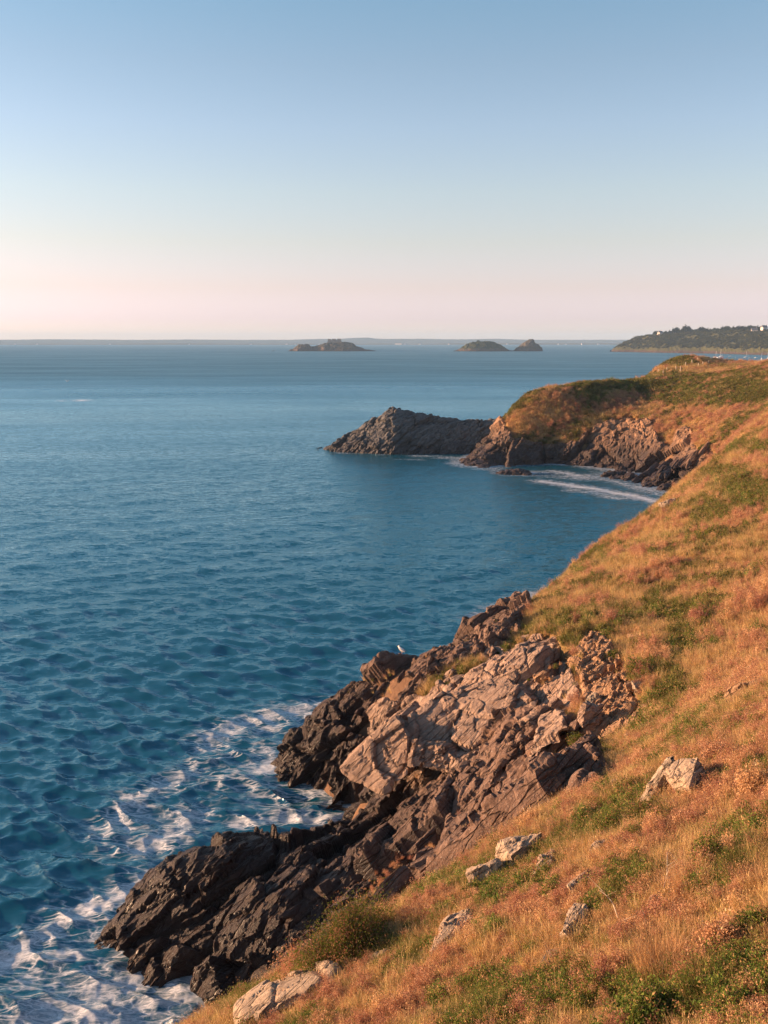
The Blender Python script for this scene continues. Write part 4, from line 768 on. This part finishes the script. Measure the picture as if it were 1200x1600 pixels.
# ------------------------------------------------------------------ gulls
def ellipsoid(c, r, nu=10, nv=14, tap=None):
    V = []; Fc = []
    for i in range(nu + 1):
        a = math.pi * i / nu
        for j in range(nv):
            b = 2 * math.pi * j / nv; k = 1.0 if tap is None else tap(math.cos(a)); V.append((c[0] + r[0] * math.cos(a), c[1] + r[1] * math.sin(a) * math.cos(b) * k, c[2] + r[2] * math.sin(a) * math.sin(b) * k))
    for i in range(nu):
        for j in range(nv): Fc.append((i * nv + j, i * nv + (j + 1) % nv, (i + 1) * nv + (j + 1) % nv, (i + 1) * nv + j))
    return V, Fc
M_FEATHER = plain('white_feathers', (0.80, 0.79, 0.77), 0.7, 0.04, 20); M_GREYF = plain('grey_feathers', (0.30, 0.31, 0.33), 0.7, 0.1, 20); M_BEAK = plain('yellow_beak', (0.65, 0.42, 0.06), 0.5, 0.1, 20); M_LEGP = plain('pink_leg', (0.55, 0.35, 0.3), 0.6, 0.1)
def gull_standing(u, v):
    dg = bpy.context.evaluated_depsgraph_get(); x, y, z, t = hit(u, v + 4, 52, 70); d = Vector(ray(u, v)); d.normalize(); best = None
    for ob in [prom] + [c for c in prom.children]:
        inv = ob.matrix_world.inverted(); 
        for dv in range(0, 30, 2):
            dd = Vector(ray(u, v + dv)).normalized(); ok, loc, nn, fi = ob.ray_cast(inv @ Vector((0, 0, CAMZ)), (inv.to_3x3() @ dd))
            if ok:
                w = ob.matrix_world @ loc
                if best is None or dv < best[0]: best = (dv, w)
                break
    p = best[1] if best else Vector((x, y, z)); print('gull', p, best and best[0])
    r = empty('gull', (p.x, p.y, p.z - 0.01), 2.6)
    bm_ = MB(); bm_.add(*ellipsoid((0, 0, 0), (0.22, 0.085, 0.095), 10, 12, lambda c: 1.0 if c > 0 else 1 - 0.55 * (-c) ** 1.5)); 
    bm_.v = [(a * 0.88 - c * 0.45, b, a * 0.45 + c * 0.88 + 0.25) for a, b, c in bm_.v]; bm_.add(*ellipsoid((0.19, 0, 0.42), (0.062, 0.05, 0.052))); bm_.tube([(0.12, 0, 0.31), (0.16, 0, 0.37), (0.185, 0, 0.41)], [0.075, 0.055, 0.045], 10)
    bm_.build('body', M_FEATHER, r, True)
    for s in (-1, 1):
        w = MB().add(*ellipsoid((-0.06, s * 0.078, 0.25), (0.23, 0.022, 0.07), 8, 8, lambda c: 1.0 if c > 0 else 1 - 0.7 * (-c))); w.v = [(a * 0.9 + 0.0, b, c + 0.32 * (a + 0.06)) for a, b, c in w.v]; w.build('wing', M_GREYF, r, True)
        MB().tube([(0.0, s * 0.035, 0.18), (0.0, s * 0.035, 0.01), (0.06, s * 0.04, 0.005)], [0.009, 0.007, 0.006], 6).build('leg', M_LEGP, r)
    MB().tube([(0.24, 0, 0.415), (0.285, 0, 0.41), (0.305, 0, 0.398)], [0.016, 0.012, 0.004], 6).build('beak', M_BEAK, r)
    tag(r, 'white gull with grey wings standing on the dark promontory', 'gull'); r.scale = (1.15,) * 3
gull_standing(628, 1016)
def gull_flying(u, v, t):
    r = empty('gull', P(u, v, t), 1.2); b = MB().add(*ellipsoid((0, 0, 0), (0.28, 0.08, 0.08), 10, 10, lambda c: 1 if c > 0 else 1 - 0.6 * -c)); b.add(*ellipsoid((0.27, 0, 0.03), (0.07, 0.05, 0.05))); b.build('body', M_FEATHER, r, True)
    for s in (-1, 1):
        V = [(0.12, 0.04 * s, 0.03), (-0.10, 0.04 * s, 0.03), (0.17, 0.34 * s, 0.25), (-0.04, 0.34 * s, 0.24), (0.02, 0.68 * s, 0.38), (-0.08, 0.66 * s, 0.37)]; V += [(a, c, z - 0.018) for a, c, z in V]
        MB().add(V, [(0, 2, 3, 1), (2, 4, 5, 3), (6, 7, 9, 8), (8, 9, 11, 10), (0, 6, 8, 2), (2, 8, 10, 4), (1, 3, 9, 7), (3, 5, 11, 9), (4, 10, 11, 5), (0, 1, 7, 6)]).build('wing', M_FEATHER, r)
    tag(r, 'tiny white gull flying low over the open sea at left', 'gull')
gull_flying(105, 596, 230)

# ------------------------------------------------------------------ fence posts along the headland path
for u, v, hp, lab in ((985, 589.5, 4.6, 'first weathered fence post at the seaward end of the headland path'), (996.5, 588, 4.2, 'second fence post from the seaward end of the path'), (1008, 589, 3.6, 'third fence post from the seaward end of the path'), (1014, 586.5, 4.4, 'fourth fence post from the seaward end of the path'), (1028.5, 584.5, 4.4, 'fifth fence post from the seaward end of the path'),
                     (1036, 586.5, 4, 'short fence post on the near side of the path, middle of the row'), (1042, 581.5, 4.2, 'sixth far-side fence post of the headland path'), (1056, 580, 4.2, 'far-side fence post just left of the tall post'), (1063, 583, 7.5, 'tallest fence post of the headland path'), (1071, 575, 5.2, 'fence post right of the tallest post, below the mound'), (1081, 570, 4.6, 'fence post halfway up the green mound'), (1090, 566.5, 4.4, 'fence post highest up the green mound'),
                     (1091, 574, 3.6, 'short near-side fence post below the mound'), (1098, 572, 3.6, 'near-side fence post right below the mound'), (1107, 570, 3.6, 'last fence post at the landward end of the path')):
    x, y, z, t = hit(u, v, 200, 300); hm = min(hp, 7) * t / F * 1.15 + 0.45; w = 0.13
    mb = MB().tube([(0, 0, -0.3), (0.01, 0, hm * 0.5), (0.02 * random.uniform(-1, 1), 0, hm)], [w, w * 0.95, w * 0.85], 8); mb.tube([(0, 0, hm - 0.02), (0, 0, hm + 0.05)], [w * 0.8, w * 0.35], 8)
    o = mb.build('fence_post', M_WOOD); o.location = (x, y, z); tag(o, lab, 'fence post', 'fence posts along the headland path')
print('near things done')

# ------------------------------------------------------------------ far headland with trees and houses
def far_material(name, a, b, rock, sc, zr):
    m, nt, bs = mat(name, 0.95, 0.1); p = pos(nt); n1 = noise(nt, sc, 5, 0.65, p); n2 = noise(nt, sc * 4, 4, 0.6, p); c = mix(nt, n2, a, b)
    sx = N(nt, 'ShaderNodeSeparateXYZ'); nt.links.new(p, sx.inputs[0]); zz = mth(nt, 'ADD', sx.outputs['Z'], mth(nt, 'MULTIPLY', mth(nt, 'SUBTRACT', n1, 0.5), zr * 2.6))
    mr = N(nt, 'ShaderNodeMapRange', clamp=True); nt.links.new(zz, mr.inputs[0]); mr.inputs[1].default_value = zr * 0.8; mr.inputs[2].default_value = zr * 1.2
    c = mix(nt, mr.outputs[0], mix(nt, n2, [v * 0.7 for v in rock], rock), c)
    m2 = N(nt, 'ShaderNodeMapRange', clamp=True); nt.links.new(sx.outputs['Z'], m2.inputs[0]); m2.inputs[1].default_value = zr * 0.12; m2.inputs[2].default_value = zr * 0.22
    c = mix(nt, m2.outputs[0], (0.035, 0.03, 0.03), c); nt.links.new(c, bs.inputs['Base Color']); bump(nt, bs, n2, 1.0, 2.0); return m
M_FARH = far_material('far_headland_scrub', (0.03, 0.038, 0.016), (0.10, 0.09, 0.032), (0.085, 0.058, 0.045), 0.05, 5.0)
M_ISLE = far_material('island_rock', (0.06, 0.055, 0.042), (0.11, 0.09, 0.065), (0.12, 0.09, 0.07), 0.04, 9.0)
M_ISLEG = far_material('island_green', (0.03, 0.04, 0.018), (0.065, 0.065, 0.028), (0.12, 0.09, 0.07), 0.04, 7.0)
SH = [(935, 548.4, 540), (955, 549.6, 548.5), (965, 550, 541), (975, 550.2, 536), (990, 550.4, 529), (1010, 550.8, 525), (1025, 551.2, 523.5), (1060, 551.8, 521.5), (1100, 552.4, 520), (1150, 553.6, 518), (1200, 555, 516.5), (1300, 557, 516), (1420, 559, 514)]
nu, nw = 420, 46; U = np.linspace(953, 1420, nu); sv = np.interp(U, [a[0] for a in SH], [a[1] for a in SH]); tv = np.interp(U, [a[0] for a in SH], [a[2] for a in SH])
def farh(U, w):
    sv = np.interp(U, [a[0] for a in SH], [a[1] for a in SH]); tv = np.interp(U, [a[0] for a in SH], [a[2] for a in SH])
    d0 = np.stack([(U - CX) / F, CP - (sv - CY) / F * SP, -SP - (sv - CY) / F * CP], -1); t0 = -CAMZ / d0[..., 2]; back = 190.0; t1 = t0 + back
    zt = CAMZ + (-SP - (tv - CY) / F * CP) * t1; pr = np.where(w < 0.10, w / 0.10 * 0.20, 0.20 + 0.80 * np.clip((w - 0.10) / 0.75, 0, 1) ** 0.7)
    tt = t0 + back * 1.35 * w; return d0[..., 0] * tt, d0[..., 1] * tt, np.maximum(zt, 0.5) * pr
Ug, Wg = np.meshgrid(U, np.linspace(-0.03, 1.6, nw), indexing='ij'); X, Y, Z = farh(Ug, np.clip(Wg, 0, 2)); Z = np.where(Wg < 0, -3, Z)
rib = fbm((X + 0.5 * Z) / 20, Y / 70, Z / 60, 4, 120); Z2 = Z + np.clip(Z / 12, 0, 1) * 12 * rib * (1 - sstep(0.7, 1.0, Wg)) + np.clip(Z / 10, 0, 1) * 3.0 * fbm(X / 9, Y / 9, Z / 9, 3, 130); Y2 = Y + 40 * rib * np.clip(Z / 8, 0, 1)
tag(mesh_obj('far_headland', np.stack([X, Y2, Z2], -1).reshape(-1, 3), gridfaces(nu, nw), M_FARH, None, False), kind='structure')
g_ = np.random.default_rng(77); nb_ = 3600; ub = g_.uniform(958, 1290, nb_); wb = g_.uniform(0.10, 1.05, nb_) ; xb, yb, zb = farh(ub, wb); rb_ = fbm((xb + 0.5 * zb) / 20, yb / 70, zb / 60, 4, 120)
zb2 = zb + np.clip(zb / 12, 0, 1) * 12 * rb_ * (1 - sstep(0.7, 1.0, wb)); yb2 = yb + 40 * rb_ * np.clip(zb / 8, 0, 1); kb = zb2 > 9 + 6 * g_.uniform(size=nb_); sb_ = g_.uniform(9, 26, nb_)
scatter('far_scrub', xb[kb], yb2[kb] - 3, zb2[kb] - 2.0, np.stack([0 * xb[kb], 0 * xb[kb], g_.uniform(0, 6, kb.sum())], 1), np.stack([sb_[kb], sb_[kb], sb_[kb] * 0.8], 1), g_.choice(KINDS['darkbush'], kb.sum()), 'dark scrub covering the slopes of the far headland', 'vegetation')
def tree_proto(seed, r, h, m=M_TREE):
    root = empty('tree', (0, 0, 0)); g = random.Random(seed); V = []; Fc = []; C = []
    for k in range(7):
        a = g.uniform(0, 6.28); q = g.uniform(0, 0.55) * r; V1, F1, c1, _ = clump(36, 12, r * g.uniform(0.45, 0.62), r * g.uniform(0.5, 0.8), r * 0.16, seed * 10 + k, tip=0.0, upright=0.2)
        V1 = V1 + np.array([q * math.cos(a), q * math.sin(a), h * g.uniform(0.3, 0.55)]); Fc.append(F1 + sum(len(x) for x in V)); V.append(V1); C.append(c1)
    mesh_obj('crown', np.concatenate(V), np.concatenate(Fc), m, root, False, {'c': np.concatenate(C)}); mb = MB().tube([(0, 0, -1), (0.1, 0, h * .3), (0, 0.1, h * .62)], [h * .04, h * .03, h * .015], 7)
    for k in range(3): a = g.uniform(0, 6.28); mb.tube([(0, 0, h * .3), (r * .4 * math.cos(a), r * .4 * math.sin(a), h * .6)], [h * .02, h * .008], 5)
    mb.build('trunk', M_TRUNK, root); return root
TP = [tree_proto(i, 6.5, 11) for i in range(3)]; first = [True] * 3; FT = ((1023, 6.5, 'leftmost tree on the far headland, left of the pale house'), (1039, 7, 'low dark tree right of the pale house'), (1045, 6.5, None), (1053, 10, 'tall round tree left of the highest tree on the far headland'), (1060, 8, None), (1069, 13, 'highest dome-shaped tree on the far headland'), (1075, 9, None), (1081, 7.5, None), (1088, 7.5, None), (1095, 9, None), (1101, 9, None), (1108, 6.5, None), (1115, 7, None), (1120, 8, None), (1127, 9, None), (1133, 9, None), (1139, 9, None), (1144, 8.5, None), (1151, 8, None), (1156, 11, 'tall dark tree left of the white house on the far headland'), (1162, 8, None), (1167, 9, None), (1175, 10.5, 'tall dark tree behind the white house'), (1180, 8, None), (1186, 7, None), (1204, 8, None))
for i, (u, px, lab) in enumerate(FT):
    k = i % 3; o = TP[k] if first[k] else copy_tree(TP[k]); first[k] = False; w = 0.92 + 0.10 * random.random(); x, y, z = (float(a) for a in farh(np.array(float(u)), np.array(w))); s = px * y / F / 8.6
    o.location = (x, y, z - 2.5 * s); o.rotation_euler = (0, 0, random.uniform(0, 6)); o.scale = (s * 1.15, s * 1.15, s); tag(o, lab or 'dark broadleaf tree, %s from the left along the far headland skyline' % ORD[i], 'tree', 'trees along the far headland')
def house(u, w, wid, dep, hgt, rz, label, m=M_WALL, tower=False, pos_=None, chim=True):
    x, y, z = pos_ if pos_ else (float(a) for a in farh(np.array(float(u)), np.array(w))); r = empty('house', (x, y, z - 0.5), rz); MB().box(-wid / 2, wid / 2, -dep / 2, dep / 2, -3, hgt).build('wall', m, r)
    rh = dep * 0.55; rf = MB().add([(-wid / 2 - .4, -dep / 2 - .4, hgt), (wid / 2 + .4, -dep / 2 - .4, hgt), (wid / 2 + .4, dep / 2 + .4, hgt), (-wid / 2 - .4, dep / 2 + .4, hgt), (-wid / 2 - .4, 0, hgt + rh), (wid / 2 + .4, 0, hgt + rh)], [(0, 1, 5, 4), (2, 3, 4, 5), (0, 4, 3), (1, 2, 5), (3, 2, 1, 0)]).build('roof', M_SLATE, r)
    if chim: MB().box(wid * .35, wid * .35 + 1.0, -.5, .5, hgt + rh * .5, hgt + rh + 1.6).build('chimney', m, rf)
    n = max(2, int(wid / 4))
    for i in range(n):
        for fl in range(max(1, int(hgt / 3))):
            cx = -wid / 2 + wid * (i + .5) / n; wn_ = MB().box(cx - .55, cx + .55, -dep / 2 - .06, -dep / 2 + .1, 0.9 + 2.9 * fl, 2.4 + 2.9 * fl).build('window', M_GLASS, r)
    tag(r, label, 'house'); return r
house(1030, 0.84, 13, 9, 6.5, 0.6, 'pale sunlit house at the left end of the far headland trees')
house(1176, 0.80, 13, 9, 5, -0.2, 'white gabled house in shade on the far headland, among trees'); house(1191, 0.86, 12, 9, 8, 0.3, 'slate-roofed house with chimney at the right edge of the far headland')
# ------------------------------------------------------------------ islands
def island(name, prof, t, depth, m, label, seed, nx=200, ny=50, amp=2.6):
    o = profile_rock(name, prof, 548, t, depth, m, nx, ny, lambda p: amp * 1.6 * fbm(p[:, 0] / 12, p[:, 1] / 12, p[:, 2] / 8, 4, seed) * np.clip(p[:, 2] / 5, 0, 1) + amp * rockdisp(p, 4.0, seed, ((1.6, 0.12), (0.7, 0.07))), seed); tag(o, label, 'island'); return o
IT = sea_t(600, 548.2)
isle = island('fort_island', [(455, 548.2), (458, 546.6), (459.5, 544.6), (462, 545.2), (466, 542.5), (471, 538.6), (476, 537.6), (484, 538), (490, 540.6), (496, 541), (503, 539.2), (511, 536.2), (520, 535.6), (532, 535.4), (540, 534.6), (552, 535), (557, 539.4), (566, 543.4), (573, 545.6), (580, 546.8), (588, 548.2)], IT, 60, M_ISLE, 'low rocky island with a fort on its top', 150)
gi_ = island('green_island', [(706, 548.2), (712, 546), (718, 543), (725, 537.8), (735, 533.8), (743, 533.2), (750, 533), (760, 533.2), (768, 534), (775, 538), (783, 543), (790, 546.4), (796, 547.6)], IT * 0.985, 50, M_ISLEG, 'rounded green island with dark trees on top', 160)
island('rock_stack_island', [(795, 548), (802, 542.6), (808, 538), (814, 533), (819, 530), (823, 529.2), (827, 531.8), (832, 537), (836, 539.6), (841, 548.2)], IT * 0.99, 30, M_ISLE, 'steep pointed rock island right of the green island', 170)
def isle_top(u, v, t=IT): p = P(u, v, t * 1.0); return p
PXM = IT / F
fx, fy, fz = isle_top(523, 535.2); fort = empty('fort', (fx, fy, fz)); Wf = 23 * PXM
MB().box(-Wf / 2, Wf / 2, -14, 14, -7, 2.2).build('rampart', M_FORT, fort); MB().box(-Wf * .46, Wf * .44, -8, 8, 2.2, 6.5).build('barrack_wall', M_FORT, fort)
for a, b, h in ((-.46, -.26, 9), (-.16, .10, 9.6), (.18, .44, 10)):
    MB().box(Wf * a, Wf * b, -7, 7, 6.5, h).build('tower', M_FORT, fort); rb = MB()
    for q in range(4): rb.box(Wf * a + (b - a) * Wf * q / 4, Wf * a + (b - a) * Wf * (q + .55) / 4, -7.2, 7.2, h, h + 1.3)
    rb.build('battlement', M_FORT, fort)
for q in range(7): MB().box(-Wf * .4 + q * Wf * .125, -Wf * .4 + q * Wf * .125 + 1.6, -8.1, -7.8, 3.2, 5.2).build('window', M_GLASS, fort)
tag(fort, 'ruined stone fort with towers on the low rocky island', 'fort')
for q_, (u, v, s) in enumerate(((747, 533.6, .85), (753, 534, .62), (758, 534, .7), (764, 534.6, .66), (770, 535.4, .6))):
    o = copy_tree(TP[0]); o.location = P(u, v + 2.2, IT * 0.985); o.scale = (s, s, s * .8); tag(o, 'dark tree on the rounded green island, %s from the left' % ORD[q_], 'tree', 'trees on the green island')
for u, v, s, w_ in ((548, 536, .4, 'right'), (541, 535.6, .4, 'left')):
    o = copy_tree(TP[1]); o.location = P(u, v + 1.5, IT); o.scale = (s * 1.3, s * 1.3, s * .8); tag(o, 'low dark tree beside the fort on the rocky island, %s of the two' % w_, 'tree', 'trees on the fort island')
# ------------------------------------------------------------------ the far coast
def far_ridge(name, dist, top, base_h, amp, k, a, b, depth=500, x0=-0.75, x1=0.75, grain=160.0):
    m, nt, bs = mat(name + '_land', 0.95, 0.05); nn = noise(nt, 0.004, 5, 0.6, pos(nt)); nt.links.new(mix(nt, nn, a, b), bs.inputs['Base Color'])
    n = 700; xs = np.linspace(x0 * dist, x1 * dist, n); hh = base_h + amp * (fbm(xs / (grain * 6), xs * 0, xs * 0, 4, k) + 0.5 * fbm(xs / grain, xs * 0, xs * 0, 4, k + 1)) + top(xs)
    rows = [(0, -2), (15, .45), (40, .8), (90, 1.0), (depth, 1.0), (depth * 2, 0.2)]; V = []
    for d, w in rows: V.append(np.stack([xs, np.full(n, dist + d * 1.0), np.where(w < 0, w, np.maximum(hh * w, 0.5))], 1))
    o = mesh_obj(name, np.concatenate(V), gridfaces(len(rows), n), m, None, False); tag(o, kind='structure'); return o
bumpx = lambda xs: 16 * np.exp(-((xs / 11000 * F + CX - 560) / 26) ** 4)
far_ridge('far_hills', 11000, bumpx, 46, 14, 180, (0.05, 0.06, 0.045), (0.09, 0.09, 0.065), 900, grain=420)
far_ridge('far_shore', 8100, lambda xs: 0 * xs, 10, 9, 190, (0.05, 0.055, 0.035), (0.18, 0.14, 0.10), 300)
g = random.Random(5)
for i, u in enumerate((32, 66, 178, 300, 395, 450, 463, 500, 622, 632, 655, 700, 790, 868, 880, 905, 930)):
    big = i == 8; x = (u - CX) / F * 8080 / 1.0; r = house(0, 0, 55 if big else g.uniform(10, 18), 10, 8 if big else 6, g.uniform(-.3, .3), 'long white building on the far shore between the islands' if big else 'tiny pale house on the far shore strip, %s from the left' % ORD[i], pos_=(x, 8080, 4.0), chim=False)
    if not big: r['group'] = 'houses on the far shore'
# ------------------------------------------------------------------ boats
def boat_hull(L, B, Hh):
    V = []; n = 9
    for i in range(n):
        q = i / (n - 1); wd = B / 2 * (1 - max(0, q - 0.35) ** 2 / 0.4225) ** 1.0 * (0.86 + 0.14 * min(1, q * 4)); wd = max(wd, 0.02); sh = Hh * (0.9 + 0.25 * q * q); x = (q - 0.5) * L + (0.04 * L * q)
        V += [(x, -wd, sh), (x - 0.02 * L * q, -wd * 0.75, 0.15), (x - 0.04 * L * q, 0, -0.3), (x - 0.02 * L * q, wd * 0.75, 0.15), (x, wd, sh)]
    Fc = [(i * 5 + j, (i + 1) * 5 + j, (i + 1) * 5 + j + 1, i * 5 + j + 1) for i in range(n - 1) for j in range(4)] + [(i * 5 + 4, (i + 1) * 5 + 4, (i + 1) * 5, i * 5) for i in range(n - 1)] + [(0, 1, 2, 3, 4), tuple(reversed([(n - 1) * 5 + j for j in range(5)]))]
    return V, Fc
def boat(u, v, L, label, mast=0.0, sail=False, cabin=True, rz=0.0, name='sailing_boat', m=M_WHITE, cat='boat'):
    x, y = Psea(u, v); r = empty(name, (x, y, 0.0), rz); MB().add(*boat_hull(L, L * .32, L * .11)).build('hull', m, r)
    if cabin: c = MB().add([(-L * .18, -L * .09, L * .10), (L * .2, -L * .08, L * .10), (L * .2, L * .08, L * .10), (-L * .18, L * .09, L * .10), (-L * .15, -L * .075, L * .19), (L * .1, -L * .065, L * .19), (L * .1, L * .065, L * .19), (-L * .15, L * .075, L * .19)], [(3, 2, 1, 0), (4, 5, 6, 7), (0, 1, 5, 4), (1, 2, 6, 5), (2, 3, 7, 6), (3, 0, 4, 7)]).build('cabin', M_WHITE, r); MB().box(-L * .1, L * .06, -L * .085, -L * .075, L * .13, L * .165).build('window', M_GLASS, c)
    if mast: MB().tube([(L * .08, 0, L * .1), (L * .08, 0, mast)], [0.16, 0.09], 6).build('mast', M_ALU, r); MB().tube([(L * .08, 0, L * .22), (-L * .36, 0, L * .23)], [0.12, 0.1], 6).build('boom', M_SAIL, r); MB().tube([(L * .08, 0, mast), (L * .52, 0, L * .14)], 0.03, 4).build('forestay', M_ALU, r)
    if sail:
        V = [(L * .06, 0, L * .24), (-L * .36, 0.35, L * .25), (L * .06, 0, mast * .97), (-L * .14, 0.55, mast * .55)]; V += [(a, b + .05, c) for a, b, c in V]; MB().add(V, [(0, 1, 3), (0, 3, 2), (4, 7, 5), (4, 6, 7), (0, 4, 5, 1), (1, 5, 7, 3), (3, 7, 6, 2), (2, 6, 4, 0)]).build('sail', M_SAIL, r)
    tag(r, label, cat); return r
boat(1118, 558.6, 8, 'small sailing boat with thin mast, leftmost of the moored boats', 11, rz=.3)
boat(1125, 558.9, 10.5, 'white sailing boat with tall mast beside a motor boat', 15, rz=.2)
boat(1128.5, 557.0, 8, 'white motor boat moored just behind the tall-masted sailing boat', 0, rz=.1, name='motor_boat')
boat(1141, 557.0, 6.5, 'white motor boat moored alone in the middle of the bay', 0, rz=-.2, name='motor_boat')
boat(1165.5, 558.6, 7, 'white sailing boat with brownish mast below the far cliff', 12, rz=.1)
boat(1172, 559.3, 4, 'small dinghy right of the brown-masted sailing boat', 0, cabin=False, name='dinghy')
boat(1181, 559.2, 6, 'low open boat left of the boat under sail', 0, rz=.4, name='motor_boat')
boat(1190, 561.4, 7.5, 'boat under a raised white sail near the right edge', 13, True, rz=1.1)
boat(1199.5, 560.6, 7, 'white sail cut by the right edge of the picture', 12, True, rz=1.0)
boat(1150, 558.6, 3, 'tiny white dinghy right of the lone motor boat', 0, cabin=False, name='dinghy')
boat(427, 548.4, 7.5, 'small dark boat alone on the sea left of the fort island', 0, rz=.2, name='fishing_boat', m=M_NAVY)

# ------------------------------------------------------------------ haze
hz = MB().box(-14000, 14000, -1200, 14500, -12.0, 135.0).build('haze', None); tag(hz, kind='stuff')
hm_ = bpy.data.materials.new('haze_air'); hm_.use_nodes = True; hn = hm_.node_tree; hn.nodes.clear(); pv = hn.nodes.new('ShaderNodeVolumePrincipled'); ho = hn.nodes.new('ShaderNodeOutputMaterial')
pv.inputs['Color'].default_value = (0.45, 0.70, 1.0, 1); pv.inputs['Density'].default_value = 7e-5; pv.inputs['Anisotropy'].default_value = 0.0; hn.links.new(pv.outputs[0], ho.inputs['Volume']); hz.data.materials.append(hm_); hz.visible_shadow = True
print('all done')
